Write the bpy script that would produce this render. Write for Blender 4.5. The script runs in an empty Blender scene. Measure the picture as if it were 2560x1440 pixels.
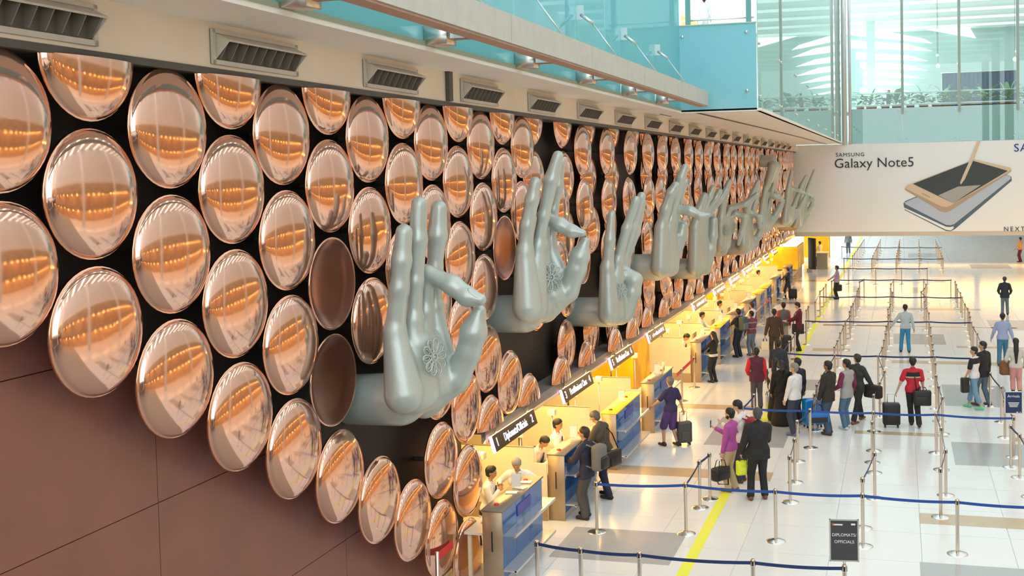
import bpy, bmesh, math, random
import numpy as np
from mathutils import Vector, Matrix
random.seed(7)
scene = bpy.context.scene
COL = scene.collection
# ------------------------------------------------------------------ camera
H = 6.7
F, YAW, PIT, ROL, PX, PY = 2755.5, .2576, .0446, -.0207, 1523.8, 554.6
_cy, _sy = math.cos(YAW), math.sin(YAW)
FW = Vector((-_sy*math.cos(PIT), _cy*math.cos(PIT), -math.sin(PIT)))
_r0 = Vector((_cy, _sy, 0)); _u0 = _r0.cross(FW)
RT = _r0*math.cos(ROL) + _u0*math.sin(ROL)
UP = -_r0*math.sin(ROL) + _u0*math.cos(ROL)
cam = bpy.data.cameras.new('camera'); cam_o = bpy.data.objects.new('camera', cam); COL.objects.link(cam_o)
m = Matrix.Identity(4)
for i in range(3):
    m[i][0] = RT[i]; m[i][1] = UP[i]; m[i][2] = -FW[i]
m[0][3], m[1][3], m[2][3] = 0, 0, H
cam_o.matrix_world = m
cam.sensor_width = 36; cam.sensor_fit = 'HORIZONTAL'; cam.lens = F/2560*36
cam.shift_x = (1280-PX)/2560; cam.shift_y = (PY-720)/2560
cam.clip_end = 600; cam.clip_start = .05
scene.camera = cam_o
# ------------------------------------------------------------------ world, exposure
scene.view_settings.view_transform = 'Standard'
scene.view_settings.look = 'None'
scene.view_settings.gamma = 1
scene.view_settings.use_curve_mapping = False
scene.view_settings.exposure = 0.25
W = bpy.data.worlds.new('hall_daylight'); scene.world = W; W.use_nodes = True
W.node_tree.nodes['Background'].inputs[0].default_value = (.93, .985, 1, 1)
W.node_tree.nodes['Background'].inputs[1].default_value = 2.6
def area(name, loc, rot, sx, sy, col, power):
    l = bpy.data.lights.new(name, 'AREA'); l.shape = 'RECTANGLE'; l.size = sx; l.size_y = sy
    l.color = col; l.energy = power
    o = bpy.data.objects.new(name, l); COL.objects.link(o); o.location = loc; o.rotation_euler = rot
    return o
WARM = (1, .60, .18)
for i in range(12):       # warm strips in the canopy soffit above the desks
    area('canopy_lamp', (-7.75, 18.5+4.2*i, 2.13), (0, 0, 0), 1.0, 3.6, WARM, 100)
for i in range(11):       # warm strips added along the canopy edge just to tint the floor
    area('added_edge_wash', (-7.02, 20+4.6*i, 2.10), (0, math.radians(-55), 0), .22, 4.4, (1, .55, .14), 110)
for i in range(5):        # warm strips added below the bridge banner to turn the far floor amber
    area('added_amber_wash', (-5+4*i, 77.8, 1.93), (math.radians(-38), 0, 0), 3.6, .15, (1, .50, .10), 90)
# ------------------------------------------------------------------ pixel helpers (photo frame 2560x1440)
def ray(u, v): return FW + RT*((u-PX)/F) - UP*((v-PY)/F)
def fl(u, v, z=0):
    d = ray(u, v); t = (z-H)/d.z; return (d.x*t, d.y*t)
def at_x(u, v, x):
    d = ray(u, v); t = x/d.x; return Vector((x, d.y*t, H+d.z*t))
def at_y(u, v, y):
    d = ray(u, v); t = y/d.y; return Vector((d.x*t, y, H+d.z*t))
def depth(p): return (Vector(p)-Vector((0, 0, H))).dot(FW)
# ------------------------------------------------------------------ materials
MATS = {}
def mat(name, col, rough=.5, metal=0., noise=0., nscale=8., bump=0., emit=0., coat=0., spec=.5, rvar=0.):
    if name in MATS: return MATS[name]
    M = bpy.data.materials.new(name); M.use_nodes = True
    nt = M.node_tree; b = nt.nodes['Principled BSDF']
    c = (*col, 1)
    b.inputs['Base Color'].default_value = c
    b.inputs['Roughness'].default_value = rough
    b.inputs['Metallic'].default_value = metal
    b.inputs['Specular IOR Level'].default_value = spec
    if coat: b.inputs['Coat Weight'].default_value = coat; b.inputs['Coat Roughness'].default_value = .05
    if emit:
        b.inputs['Emission Color'].default_value = c; b.inputs['Emission Strength'].default_value = emit
    if noise or bump or rvar:
        tc = nt.nodes.new('ShaderNodeTexCoord'); nz = nt.nodes.new('ShaderNodeTexNoise')
        nz.inputs['Scale'].default_value = nscale; nz.inputs['Detail'].default_value = 4
        nt.links.new(tc.outputs['Object'], nz.inputs['Vector'])
        if noise:
            mx = nt.nodes.new('ShaderNodeMix'); mx.data_type = 'RGBA'
            lo = [max(0, x*(1-noise)) for x in col]; hi = [min(1, x*(1+noise)) for x in col]
            mx.inputs['A'].default_value = (*lo, 1); mx.inputs['B'].default_value = (*hi, 1)
            nt.links.new(nz.outputs['Fac'], mx.inputs['Factor'])
            nt.links.new(mx.outputs['Result'], b.inputs['Base Color'])
        if rvar:
            mr = nt.nodes.new('ShaderNodeMapRange')
            mr.inputs['To Min'].default_value = max(0, rough-rvar); mr.inputs['To Max'].default_value = rough+rvar
            nt.links.new(nz.outputs['Fac'], mr.inputs['Value']); nt.links.new(mr.outputs['Result'], b.inputs['Roughness'])
        if bump:
            bp = nt.nodes.new('ShaderNodeBump'); bp.inputs['Strength'].default_value = bump; bp.inputs['Distance'].default_value = .02
            nt.links.new(nz.outputs['Fac'], bp.inputs['Height']); nt.links.new(bp.outputs['Normal'], b.inputs['Normal'])
    MATS[name] = M
    return M
def glass_mat(name, tint, refl, body, opac, rough=.0):
    """tinted sheet: transparent tint + thin coloured body + mirror share"""
    M = bpy.data.materials.new(name); M.use_nodes = True; nt = M.node_tree
    nt.nodes.remove(nt.nodes['Principled BSDF']); out = nt.nodes['Material Output']
    tr = nt.nodes.new('ShaderNodeBsdfTransparent'); tr.inputs[0].default_value = (*tint, 1)
    df = nt.nodes.new('ShaderNodeBsdfDiffuse'); df.inputs[0].default_value = (*body, 1)
    gl = nt.nodes.new('ShaderNodeBsdfGlossy'); gl.inputs[0].default_value = (*[.5+.5*t for t in tint], 1); gl.inputs[1].default_value = rough
    m1 = nt.nodes.new('ShaderNodeMixShader'); m1.inputs[0].default_value = opac
    m2 = nt.nodes.new('ShaderNodeMixShader'); m2.inputs[0].default_value = refl
    nt.links.new(tr.outputs[0], m1.inputs[1]); nt.links.new(df.outputs[0], m1.inputs[2])
    nt.links.new(m1.outputs[0], m2.inputs[1]); nt.links.new(gl.outputs[0], m2.inputs[2])
    nt.links.new(m2.outputs[0], out.inputs[0])
    MATS[name] = M; return M
# ------------------------------------------------------------------ mesh builder
class MB:
    def __init__(s): s.v = []; s.f = []; s.mi = []; s.sm = []
    def add(s, vs, fs, mi=0, smooth=False):
        o = len(s.v); s.v += [tuple(p) for p in vs]
        for f in fs: s.f.append([i+o for i in f]); s.mi.append(mi); s.sm.append(smooth)
        return s
    def box(s, x0, x1, y0, y1, z0, z1, mi=0, M=None):
        vs = [Vector((x, y, z)) for z in (z0, z1) for y in (y0, y1) for x in (x0, x1)]
        if M is not None: vs = [M @ p for p in vs]
        return s.add(vs, [(0, 2, 3, 1), (4, 5, 7, 6), (0, 1, 5, 4), (2, 6, 7, 3), (0, 4, 6, 2), (1, 3, 7, 5)], mi)
    def rbox(s, x0, x1, y0, y1, z0, z1, r=.03, mi=0, M=None, seg=3):
        bm = bmesh.new(); bmesh.ops.create_cube(bm, size=1)
        for p in bm.verts: p.co = Vector(((x0+x1)/2+p.co.x*(x1-x0), (y0+y1)/2+p.co.y*(y1-y0), (z0+z1)/2+p.co.z*(z1-z0)))
        bmesh.ops.bevel(bm, geom=bm.edges[:]+bm.verts[:], offset=r, segments=seg, profile=.5, affect='EDGES')
        bm.verts.index_update()
        vs = [p.co.copy() for p in bm.verts]
        if M is not None: vs = [M @ p for p in vs]
        s.add(vs, [[q.index for q in f.verts] for f in bm.faces], mi, True); bm.free(); return s
    def tube(s, pts, r, n=10, mi=0, cap=True):
        pts = [Vector(p) for p in pts]
        rs = r if isinstance(r, (list, tuple)) else [r]*len(pts)
        vs = []; fs = []; ref = None
        for i, p in enumerate(pts):
            d = (pts[min(i+1, len(pts)-1)]-pts[max(i-1, 0)])
            if d.length < 1e-9: d = Vector((0, 0, 1))
            d.normalize()
            if ref is None: ref = Vector((1, 0, 0)) if abs(d.x) < .8 else Vector((0, 1, 0))
            a = d.cross(ref).normalized(); b = d.cross(a); ref = -b if False else ref
            for k in range(n):
                t = 2*math.pi*k/n; vs.append(p+(a*math.cos(t)+b*math.sin(t))*rs[i])
        for i in range(len(pts)-1):
            for k in range(n):
                k2 = (k+1) % n; fs.append((i*n+k, i*n+k2, (i+1)*n+k2, (i+1)*n+k))
        if cap: fs.append(tuple(range(n))[::-1]); fs.append(tuple((len(pts)-1)*n+k for k in range(n)))
        return s.add(vs, fs, mi, True)
    def lathe(s, prof, c=(0, 0, 0), n=24, mi=0, axis='z', M=None):
        vs = []; fs = []
        for r, h in prof:
            for k in range(n):
                t = 2*math.pi*k/n
                p = Vector((r*math.cos(t), r*math.sin(t), h)) if axis == 'z' else Vector((h, r*math.cos(t), r*math.sin(t)))
                if M is not None: p = M @ p
                vs.append(p+Vector(c))
        for i in range(len(prof)-1):
            for k in range(n):
                k2 = (k+1) % n; fs.append((i*n+k, i*n+k2, (i+1)*n+k2, (i+1)*n+k))
        return s.add(vs, fs, mi, True)
    def poly(s, pts, thick, mi=0):
        """flat polygon given by 3D points, extruded by vector thick"""
        n = len(pts); t = Vector(thick); a = [Vector(p) for p in pts]; b = [p+t for p in a]
        fs = [tuple(range(n)), tuple(range(2*n-1, n-1, -1))]+[(i, i+n, (i+1) % n+n, (i+1) % n) for i in range(n)]
        return s.add(a+b, fs, mi)
    def mesh(s, name, mats):
        me = bpy.data.meshes.new(name); me.from_pydata(s.v, [], s.f)
        for M in (mats if isinstance(mats, (list, tuple)) else [mats]): me.materials.append(M)
        me.polygons.foreach_set('material_index', s.mi); me.polygons.foreach_set('use_smooth', s.sm)
        me.validate(); me.update(); return me
    def build(s, name, mats, parent=None, loc=None, rz=None):
        return link(name, s.mesh(name, mats), parent, loc, rz)
def fixn(me):
    bm = bmesh.new(); bm.from_mesh(me); bmesh.ops.recalc_face_normals(bm, faces=bm.faces[:]); bm.to_mesh(me); bm.free()
def link(name, data, parent=None, loc=None, rz=None):
    if data is not None and isinstance(data, bpy.types.Mesh): fixn(data) if not data.get('_fx') else None; data['_fx'] = 1
    o = bpy.data.objects.new(name, data); COL.objects.link(o)
    if parent is not None: o.parent = parent
    if loc is not None: o.location = loc
    if rz is not None: o.rotation_euler = (0, 0, rz)
    return o
def tag(o, label=None, cat=None, group=None, kind=None):
    if label: o['label'] = label
    if cat: o['category'] = cat
    if group: o['group'] = group
    if kind: o['kind'] = kind
    return o
def empty(name, label, cat, loc=(0, 0, 0), rz=0, group=None):
    o = bpy.data.objects.new(name, None); COL.objects.link(o); o.location = loc; o.rotation_euler = (0, 0, rz)
    o.empty_display_size = .1
    return tag(o, label, cat, group)
def struct(name, mb, mats, parent=None):
    o = mb.build(name, mats, parent)
    if parent is None: o['kind'] = 'structure'
    return o
def text(name, body, size, Mt, mm, parent=None, extrude=.004, align='LEFT', sx=1., space=1.):
    c = bpy.data.curves.new(name, 'FONT'); c.body = body; c.size = size; c.extrude = extrude; c.align_x = align
    c.space_character = space; c.resolution_u = 3
    c.materials.append(mm)
    o = bpy.data.objects.new(name, c); COL.objects.link(o)
    bpy.context.view_layer.update()
    me = bpy.data.meshes.new_from_object(o.evaluated_get(bpy.context.evaluated_depsgraph_get()))
    bpy.data.objects.remove(o); me['_fx'] = 1
    o = bpy.data.objects.new(name, me); COL.objects.link(o)
    if parent is not None: o.parent = parent
    o.matrix_local = Mt @ Matrix.Diagonal((sx, 1, 1, 1))
    return o
def frame(origin, ex, ey):
    ex = Vector(ex).normalized(); ey = Vector(ey).normalized(); ez = ex.cross(ey)
    return Matrix(((ex.x, ey.x, ez.x, origin[0]), (ex.y, ey.y, ez.y, origin[1]), (ex.z, ey.z, ez.z, origin[2]), (0, 0, 0, 1)))
ORD = ['zeroth', 'first', 'second', 'third', 'fourth', 'fifth', 'sixth', 'seventh', 'eighth', 'ninth', 'tenth', 'eleventh', 'twelfth', 'thirteenth', 'fourteenth', 'fifteenth', 'sixteenth', 'seventeenth', 'eighteenth', 'nineteenth']
TENS = ['', '', 'twenty', 'thirty', 'forty', 'fifty', 'sixty', 'seventy', 'eighty']
TENTH = ['', '', 'twentieth', 'thirtieth', 'fortieth', 'fiftieth', 'sixtieth', 'seventieth', 'eightieth']
def ordn(n):
    if n < 20: return ORD[n]
    return TENTH[n//10] if n % 10 == 0 else TENS[n//10]+'-'+ORD[n % 10]
# ------------------------------------------------------------------ smooth surfaces (signed distance + surface nets)
def sdf_mesh(name, prims, vox, k, subs=(), zmin=None, xmin=None):
    """prims: (a, b, ra, rb[, flat]) tapered capsules, smooth-joined; subs: capsules cut away. Returns (verts, quads)."""
    pts = np.array([list(p[0])+list(p[1])+[p[2], p[3]] for p in prims])
    rm = np.maximum(pts[:, 6], pts[:, 7])
    lo = np.minimum((pts[:, 0:3]-rm[:, None]).min(0), (pts[:, 3:6]-rm[:, None]).min(0))-2.5*vox
    hi = np.maximum((pts[:, 0:3]+rm[:, None]).max(0), (pts[:, 3:6]+rm[:, None]).max(0))+2.5*vox
    n = np.maximum(np.ceil((hi-lo)/vox).astype(int)+1, 4)
    g = [lo[i]+vox*np.arange(n[i]) for i in range(3)]
    D = np.full(n, 1e3, np.float32)
    def seg(p, sl):
        a = np.array(p[0]); b = np.array(p[1]); ab = b-a; L = max(ab@ab, 1e-12)
        X = g[0][sl[0], None, None]-a[0]; Y = g[1][None, sl[1], None]-a[1]; Z = g[2][None, None, sl[2]]-a[2]
        t = np.clip((X*ab[0]+Y*ab[1]+Z*ab[2])/L, 0, 1)
        dx = X-t*ab[0]; dy = Y-t*ab[1]; dz = Z-t*ab[2]
        if len(p) > 4 and p[4] is not None:
            fx = p[4]
            w = dx*fx[0]+dy*fx[1]+dz*fx[2]; q = fx[3]       # squash along unit dir fx by factor q
            e = w*(1/q-1); dx = dx+e*fx[0]; dy = dy+e*fx[1]; dz = dz+e*fx[2]
        return np.sqrt(dx*dx+dy*dy+dz*dz)-(p[2]+(p[3]-p[2])*t)
    def slices(p, mar):
        r = max(p[2], p[3])+mar; out = []
        for i in range(3):
            l = min(p[0][i], p[1][i])-r; h = max(p[0][i], p[1][i])+r
            i0 = max(int((l-lo[i])/vox), 0); i1 = min(int((h-lo[i])/vox)+2, n[i])
            out.append(slice(i0, i1))
        return tuple(out)
    for p in prims:
        sl = slices(p, k+2*vox); d = seg(p, sl); o = D[sl]
        hh = np.clip(.5+.5*(o-d)/k, 0, 1)
        D[sl] = np.where(o > 100, d, o*(1-hh)+d*hh-k*hh*(1-hh))
    for p in subs:
        sl = slices(p, 2*vox); D[sl] = np.maximum(D[sl], -seg(p, sl))
    if zmin is not None:
        D = np.maximum(D, (zmin-g[2])[None, None, :])
    if xmin is not None:
        D = np.maximum(D, (xmin-g[0])[:, None, None])
    S = D < 0
    c = np.zeros(n-1, bool); cnt = np.zeros(n-1, np.uint8)
    for i in (0, 1):
        for j in (0, 1):
            for l in (0, 1):
                cnt += S[i:n[0]-1+i, j:n[1]-1+j, l:n[2]-1+l]
    c = (cnt > 0) & (cnt < 8)
    I = np.argwhere(c)
    idx = -np.ones(n-1, np.int64); idx[c] = np.arange(len(I))
    P = np.zeros((len(I), 3)); C = np.zeros(len(I))
    cor = [(i, j, l) for i in (0, 1) for j in (0, 1) for l in (0, 1)]
    for a in cor:
        for ax in range(3):
            if a[ax]: continue
            b = list(a); b[ax] = 1
            A = I+np.array(a); B = I+np.array(b)
            da = D[A[:, 0], A[:, 1], A[:, 2]]; db = D[B[:, 0], B[:, 1], B[:, 2]]
            mk = (da < 0) != (db < 0)
            t = np.where(mk, da/np.where(mk, da-db, 1), 0)
            q = A.astype(float); q[:, ax] += t
            P += q*mk[:, None]; C += mk
    P = lo+P/C[:, None]*vox
    F_ = []
    for ax in range(3):
        a1, a2 = (ax+1) % 3, (ax+2) % 3
        s0 = [slice(None)]*3; s1 = [slice(None)]*3; s0[ax] = slice(0, -1); s1[ax] = slice(1, None)
        E = S[tuple(s0)] != S[tuple(s1)]
        Q = np.argwhere(E)
        Q = Q[(Q[:, a1] > 0) & (Q[:, a2] > 0) & (Q[:, a1] < n[a1]-1) & (Q[:, a2] < n[a2]-1)]
        if not len(Q): continue
        ins = S[Q[:, 0], Q[:, 1], Q[:, 2]]
        def cell(o1, o2):
            R = Q.copy(); R[:, a1] += o1; R[:, a2] += o2
            return idx[R[:, 0], R[:, 1], R[:, 2]]
        q = np.stack([cell(-1, -1), cell(0, -1), cell(0, 0), cell(-1, 0)], 1)
        q[~ins] = q[~ins][:, ::-1]
        F_.append(q)
    return P, (np.concatenate(F_) if F_ else np.zeros((0, 4), int))
def np_mesh(name, parts, mats):
    """parts: list of (verts, quads, material index)"""
    V = np.concatenate([p[0] for p in parts]); o = 0; Q = []; MI = []
    for p in parts:
        Q.append(p[1]+o); o += len(p[0]); MI.append(np.full(len(p[1]), p[2] if len(p) > 2 else 0))
    Q = np.concatenate(Q); MI = np.concatenate(MI)
    me = bpy.data.meshes.new(name); me.vertices.add(len(V)); me.vertices.foreach_set('co', V.astype(np.float32).ravel())
    me.loops.add(len(Q)*4); me.loops.foreach_set('vertex_index', Q.astype(np.int32).ravel())
    me.polygons.add(len(Q)); me.polygons.foreach_set('loop_start', np.arange(0, len(Q)*4, 4, dtype=np.int32))
    for M in (mats if isinstance(mats, (list, tuple)) else [mats]): me.materials.append(M)
    me.polygons.foreach_set('material_index', MI.astype(np.int32)); me.polygons.foreach_set('use_smooth', np.ones(len(Q), bool))
    me.update(calc_edges=True); me['_fx'] = 1
    return me
# ------------------------------------------------------------------ shared materials
m_tile = mat('floor_tile_white', (.80, .82, .82), .16, noise=.03, nscale=1.3, spec=.6, rvar=.05)
m_tile_grey = mat('floor_tile_grey', (.42, .44, .45), .16, noise=.08, nscale=2, rvar=.05)
m_tile_brown = mat('floor_tile_tan', (.55, .42, .27), .18, noise=.1, nscale=2, rvar=.05)
m_grout = mat('grout', (.62, .63, .63), .7)
m_yellow_tape = mat('yellow_tape', (.80, .84, .08), .45)
m_stone = mat('brown_stone', (.235, .10, .076), .42, noise=.25, nscale=1.6, bump=.05, rvar=.1)
m_disc_shade = mat('disc_gap_shade', (.012, .008, .008), .6)  # shade between the discs, put into the wall colour
m_plaster = mat('cream_plaster', (.80, .70, .55), .75, noise=.12, nscale=1.1)
m_soffit = mat('soffit_white', (.88, .86, .80), .6, noise=.05, nscale=.8)
m_dark_trim = mat('dark_grey_trim', (.09, .085, .075), .55, noise=.2, nscale=5)
m_vent = mat('vent_metal', (.58, .54, .46), .5, noise=.1, nscale=6)
m_vent_dark = mat('vent_dark', (.13, .115, .095), .6, noise=.2, nscale=8)
m_vent_slat = mat('vent_slat', (.20, .17, .13), .5)
m_steel = mat('brushed_steel', (.62, .60, .56), .28, 1., noise=.06, nscale=30)
m_steel_dull = mat('weathered_steel_beam', (.52, .53, .48), .5, .15, noise=.16, nscale=4, rvar=.1)
m_alu = mat('pale_metal', (.72, .74, .74), .35, .8)
m_white = mat('white_paint', (.82, .83, .82), .5)
m_bright = mat('white_panel', (.90, .96, 1.0), .6)
m_bolt = mat('bolt_chrome', (.8, .8, .8), .2, 1.)
g_teal = glass_mat('teal_glass', (.45, .75, .77), .15, (.20, .58, .66), .9)
g_teal_pale = glass_mat('teal_glass_pale', (.5, .75, .73), .12, (.22, .46, .45), .94)
g_mirror = glass_mat('mint_mirror_glass', (.70, .88, .85), .55, (.36, .52, .50), .75)
g_clear = glass_mat('clear_green_glass', (.84, .955, .935), .05, (.6, .8, .77), .03)
g_blue = glass_mat('blue_glass', (.10, .25, .55), .30, (.03, .12, .38), .88)
g_acryl = glass_mat('clear_acrylic', (.93, .95, .95), .10, (.8, .85, .9), .12)
# ------------------------------------------------------------------ floor
T = 1.54
fb = MB().box(-12, 16, -6, 150, -.2, -.012); floor = struct('floor', fb, m_grout)
tb = MB()
g = .006
tb.add([(-T/2+g, -T/2+g, -.012), (T/2-g, -T/2+g, -.012), (T/2-g, T/2-g, -.012), (-T/2+g, T/2-g, -.012),
        (-T/2+g, -T/2+g, 0), (T/2-g, -T/2+g, 0), (T/2-g, T/2-g, 0), (-T/2+g, T/2-g, 0)],
       [(4, 5, 6, 7), (0, 1, 5, 4), (1, 2, 6, 5), (2, 3, 7, 6), (3, 0, 4, 7)])
tme = tb.mesh('tile', m_tile)
cells = []
for i in range(-6, 11):
    for j in range(-3, 96):
        cx = -1.22+T*(i+.5); cyy = .6+T*(j+.5)
        d = depth((cx, cyy, 0))
        vis = False
        if d > 5:
            q = Vector((cx, cyy, -H)); uu = PX+F*q.dot(RT)/d; vv = PY-F*q.dot(UP)/d
            vis = 1150 < uu < 2700 and 590 < vv < 1560
        cells.append((0 if vis else 1, cyy, cx))
cells.sort()
for k, (h_, cyy, cx) in enumerate(cells[:300]): link('tile', tme, floor, (cx, cyy, 0))
rest = MB()
for h_, cyy, cx in cells[300:]:
    rest.add([(cx+sx*(T/2-g), cyy+sy*(T/2-g), 0) for sx, sy in ((-1, -1), (1, -1), (1, 1), (-1, 1))], [(0, 1, 2, 3)])
ro = rest.build('tile_field', m_tile, floor); ro['kind'] = 'stuff'
def inlay(x0, x1, y0, y1, m_):
    nm = 'tan_strip' if m_ is m_tile_brown else ('grey_slab' if m_ is m_tile_grey else 'yellow_line')
    return MB().box(x0, x1, y0, y1, -.005, .0025 if m_ is not m_yellow_tape else .005).build(nm, m_, floor)
for a in [(.32, 3.6, 21.2, 21.85), (-1.15, 1.12, 28.17, 28.5), (-6.6, -2.74, 23.5, 24.2), (-.3, 3.3, 38.6, 39.2), (2.0, 4.6, 42.2, 42.6),
          (-3.15, -1.8, 40.85, 41.45), (2.6, 5.8, 28.0, 28.4), (-6.4, -4.0, 30.4, 31.0), (-6.4, -3.7, 41.0, 41.6), (-3.2, -.3, 47.6, 48.0), (.2, 3.6, 53.2, 53.8), (-6, -3.6, 55, 55.8),
          (-3.2, 4.6, 47.5, 47.7), (-5.9, -3.9, 66, 67)]: inlay(*a, m_tile_brown)
for a in [(-6.0, -3.85, 18.1, 19.77), (.28, 4.5, 17.4, 19.1), (1.16, 4.2, 25.57, 27.7), (-4.7, -2.75, 26.4, 29.5), (1.19, 3.0, 31.9, 35.0), (-.26, 1.65, 42.85, 45.5),
          (-3.4, -1.4, 33.5, 35.2), (.4, 2.9, 60.2, 63), (-3.0, -1.2, 60.5, 63.5), (3.6, 6.0, 47, 50), (-3.3, -1.6, 76, 79), (.6, 2.8, 84, 88), (4.5, 7, 75, 78)]: inlay(*a, m_tile_grey)
inlay(-3.64, -3.44, 10, 118, m_yellow_tape)
# ------------------------------------------------------------------ left wall: brown stone panels, shade behind the discs painted as black
XW = -7.5
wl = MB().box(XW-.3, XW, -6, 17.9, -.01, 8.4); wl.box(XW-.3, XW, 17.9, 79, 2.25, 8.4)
wall_left = struct('wall_left', wl, m_disc_shade)
# stone slabs with open joints, ending along the slope of the lowest discs
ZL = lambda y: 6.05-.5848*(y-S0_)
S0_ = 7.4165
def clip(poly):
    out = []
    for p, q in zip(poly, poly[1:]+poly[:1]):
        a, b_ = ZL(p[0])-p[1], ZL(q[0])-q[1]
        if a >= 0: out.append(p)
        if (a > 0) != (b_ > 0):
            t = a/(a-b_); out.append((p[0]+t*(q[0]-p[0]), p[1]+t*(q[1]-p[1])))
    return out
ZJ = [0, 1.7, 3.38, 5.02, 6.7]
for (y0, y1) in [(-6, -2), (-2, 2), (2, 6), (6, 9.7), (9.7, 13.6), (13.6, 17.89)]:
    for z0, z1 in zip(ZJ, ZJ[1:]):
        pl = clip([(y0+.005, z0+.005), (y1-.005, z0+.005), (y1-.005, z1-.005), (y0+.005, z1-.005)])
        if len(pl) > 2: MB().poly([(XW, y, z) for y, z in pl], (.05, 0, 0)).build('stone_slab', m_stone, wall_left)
# canopy over the desks (edge profile seen as a grey strip under the discs)
cn = MB().box(-11.5, -7.12, 17.9, 79, 2.16, 2.26); cn.box(-7.12, -7.04, 17.9, 79, 2.0, 2.26)
struct('trim_1', cn, mat('canopy_grey', (.22, .21, .20), .5, noise=.1))
bw = MB().box(-11.6, -11.5, 17.9, 79, 0, 2.16); bw.box(-11.5, XW-.3, 17.8, 17.9, 0, 2.16)
struct('wall_back', bw, mat('booth_back_cream', (.72, .60, .42), .7))
# fascia with vents, soffit
fa = MB().box(-7.4, -7.0, -6, 78.5, 7.89, 8.37)
struct('trim_2', fa, m_plaster)
ft = MB().box(-7.4, -6.985, -6, 78.5, 7.82, 7.89); struct('trim_3', ft, m_dark_trim)
so = MB().box(-7.4, -6.06, -6, 31.4, 8.37, 8.45); so.box(-7.4, -3.75, 31.4, 78.6, 8.37, 8.45)
struct('ceiling_soffit', so, m_soffit)
sg = MB().box(-6.7, -6.67, 31.4, 33, 8.355, 8.375); 
gr = [(-5.6, 31.6), (-5.3, 45), (-5.05, 60), (-4.9, 78.4)]
for (xa, ya), (xb, yb) in zip(gr, gr[1:]):
    sg.add([(xa-.07, ya, 8.362), (xa+.07, ya, 8.362), (xb+.07, yb, 8.362), (xb-.07, yb, 8.362)], [(0, 1, 2, 3)])
struct('trim_4', sg, m_dark_trim)
# ------------------------------------------------------------------ vents in the fascia
def make_vent():
    t = empty('air_vent', '', 'air vent')
    L, Z0, Z1 = .85, 7.93, 8.30
    f = MB(); X = -6.99
    f.box(X, X+.03, -L, L, Z0, Z0+.05); f.box(X, X+.03, -L, L, Z1-.04, Z1); f.box(X, X+.03, -L, -L+.05, Z0, Z1); f.box(X, X+.03, L-.05, L, Z0, Z1)
    f.build('vent_frame', m_vent, t)
    MB().box(X-.02, X, -L, L, Z0, Z1).build('vent_back', m_vent_dark, t)
    h = MB()
    h.add([(X+.02, -L+.06, Z1-.04), (X+.02, L-.06, Z1-.04), (X+.19, L-.06, Z1-.12), (X+.19, -L+.06, Z1-.12), (X+.02, -L+.06, Z1-.06), (X+.02, L-.06, Z1-.06), (X+.19, L-.06, Z1-.14), (X+.19, -L+.06, Z1-.14)],
          [(0, 1, 2, 3), (7, 6, 5, 4), (3, 2, 6, 7), (0, 3, 7, 4), (1, 5, 6, 2), (0, 4, 5, 1)])
    for s in (-1, 1):
        y = s*(L-.07); y2 = s*(L-.055)
        h.add([(X+.02, y, Z1-.05), (X+.19, y, Z1-.13), (X+.02, y, Z0+.06), (X+.02, y2, Z1-.05), (X+.19, y2, Z1-.13), (X+.02, y2, Z0+.06)], [(0, 1, 2), (5, 4, 3), (0, 3, 4, 1), (1, 4, 5, 2), (2, 5, 3, 0)])
    h.build('vent_hood', m_vent, t)
    for k in range(9):
        y = -L+.10+k*(2*L-.2)/8
        b = MB(); w = .006
        pr = [(X, Z1-.07), (X+.15, Z1-.135), (X+.05, Z0+.06), (X, Z0+.06)]
        b.add([(x, y+.05*(x-X)/.15*0-w, z) for x, z in pr]+[(x, y+w, z) for x, z in pr], [(0, 1, 2, 3), (7, 6, 5, 4), (0, 4, 5, 1), (1, 5, 6, 2), (2, 6, 7, 3), (3, 7, 4, 0)])
        b.build('slat', m_vent_slat, t)
    return t
def dup(root, loc=None, label=None, rz=None, group=None, skip=()):
    r = root.copy(); COL.objects.link(r)
    if loc is not None: r.location = loc
    if rz is not None: r.rotation_euler = (0, 0, rz)
    if label: r['label'] = label
    if group: r['group'] = group
    for ch in list(root.children):
        if ch.name.split('.')[0] in skip: continue
        c = ch.copy(); COL.objects.link(c); c.parent = r
        for g2 in list(ch.children):
            d = g2.copy(); COL.objects.link(d); d.parent = c
    return r
v0 = make_vent(); v0['group'] = 'air vents along the fascia above the copper discs'
vy = [7.65+3.42*i for i in range(20)]
for i, y in enumerate(vy):
    lb = 'louvred metal air vent in the cream fascia, '+ordn(i+1)+' from the left'
    if i == 0: v0.location = (0, y, 0); v0['label'] = lb
    else: dup(v0, (0, y, 0), lb)
struct('trim_5', MB().box(-7.0, -6.93, 16.45, 16.6, 7.9, 8.37), m_dark_trim)
# ------------------------------------------------------------------ teal glass front above the soffit (x = -6.1), with bolts
XG = -6.1
for i in range(8):
    y0 = 31.4-3.55*(i+1); y1 = 31.4-3.55*i
    gl = struct('window_%d' % (i+1), MB().box(XG, XG+.02, y0+.01, y1-.01, 8.45, 16), g_teal)
    for yy in (y1-.22, y0+.22):
        for zz in (8.85,):
            MB().lathe([(0, .05), (.035, .045), (.045, .02), (.03, 0)], (XG+.02, yy, zz), 10, axis='x').build('bolt', m_bolt, gl)
struct('trim_6', MB().box(XG-.03, XG+.05, -6, 31.4, 8.43, 8.49), mat('edge_green', (.30, .36, .25), .5))
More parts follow.
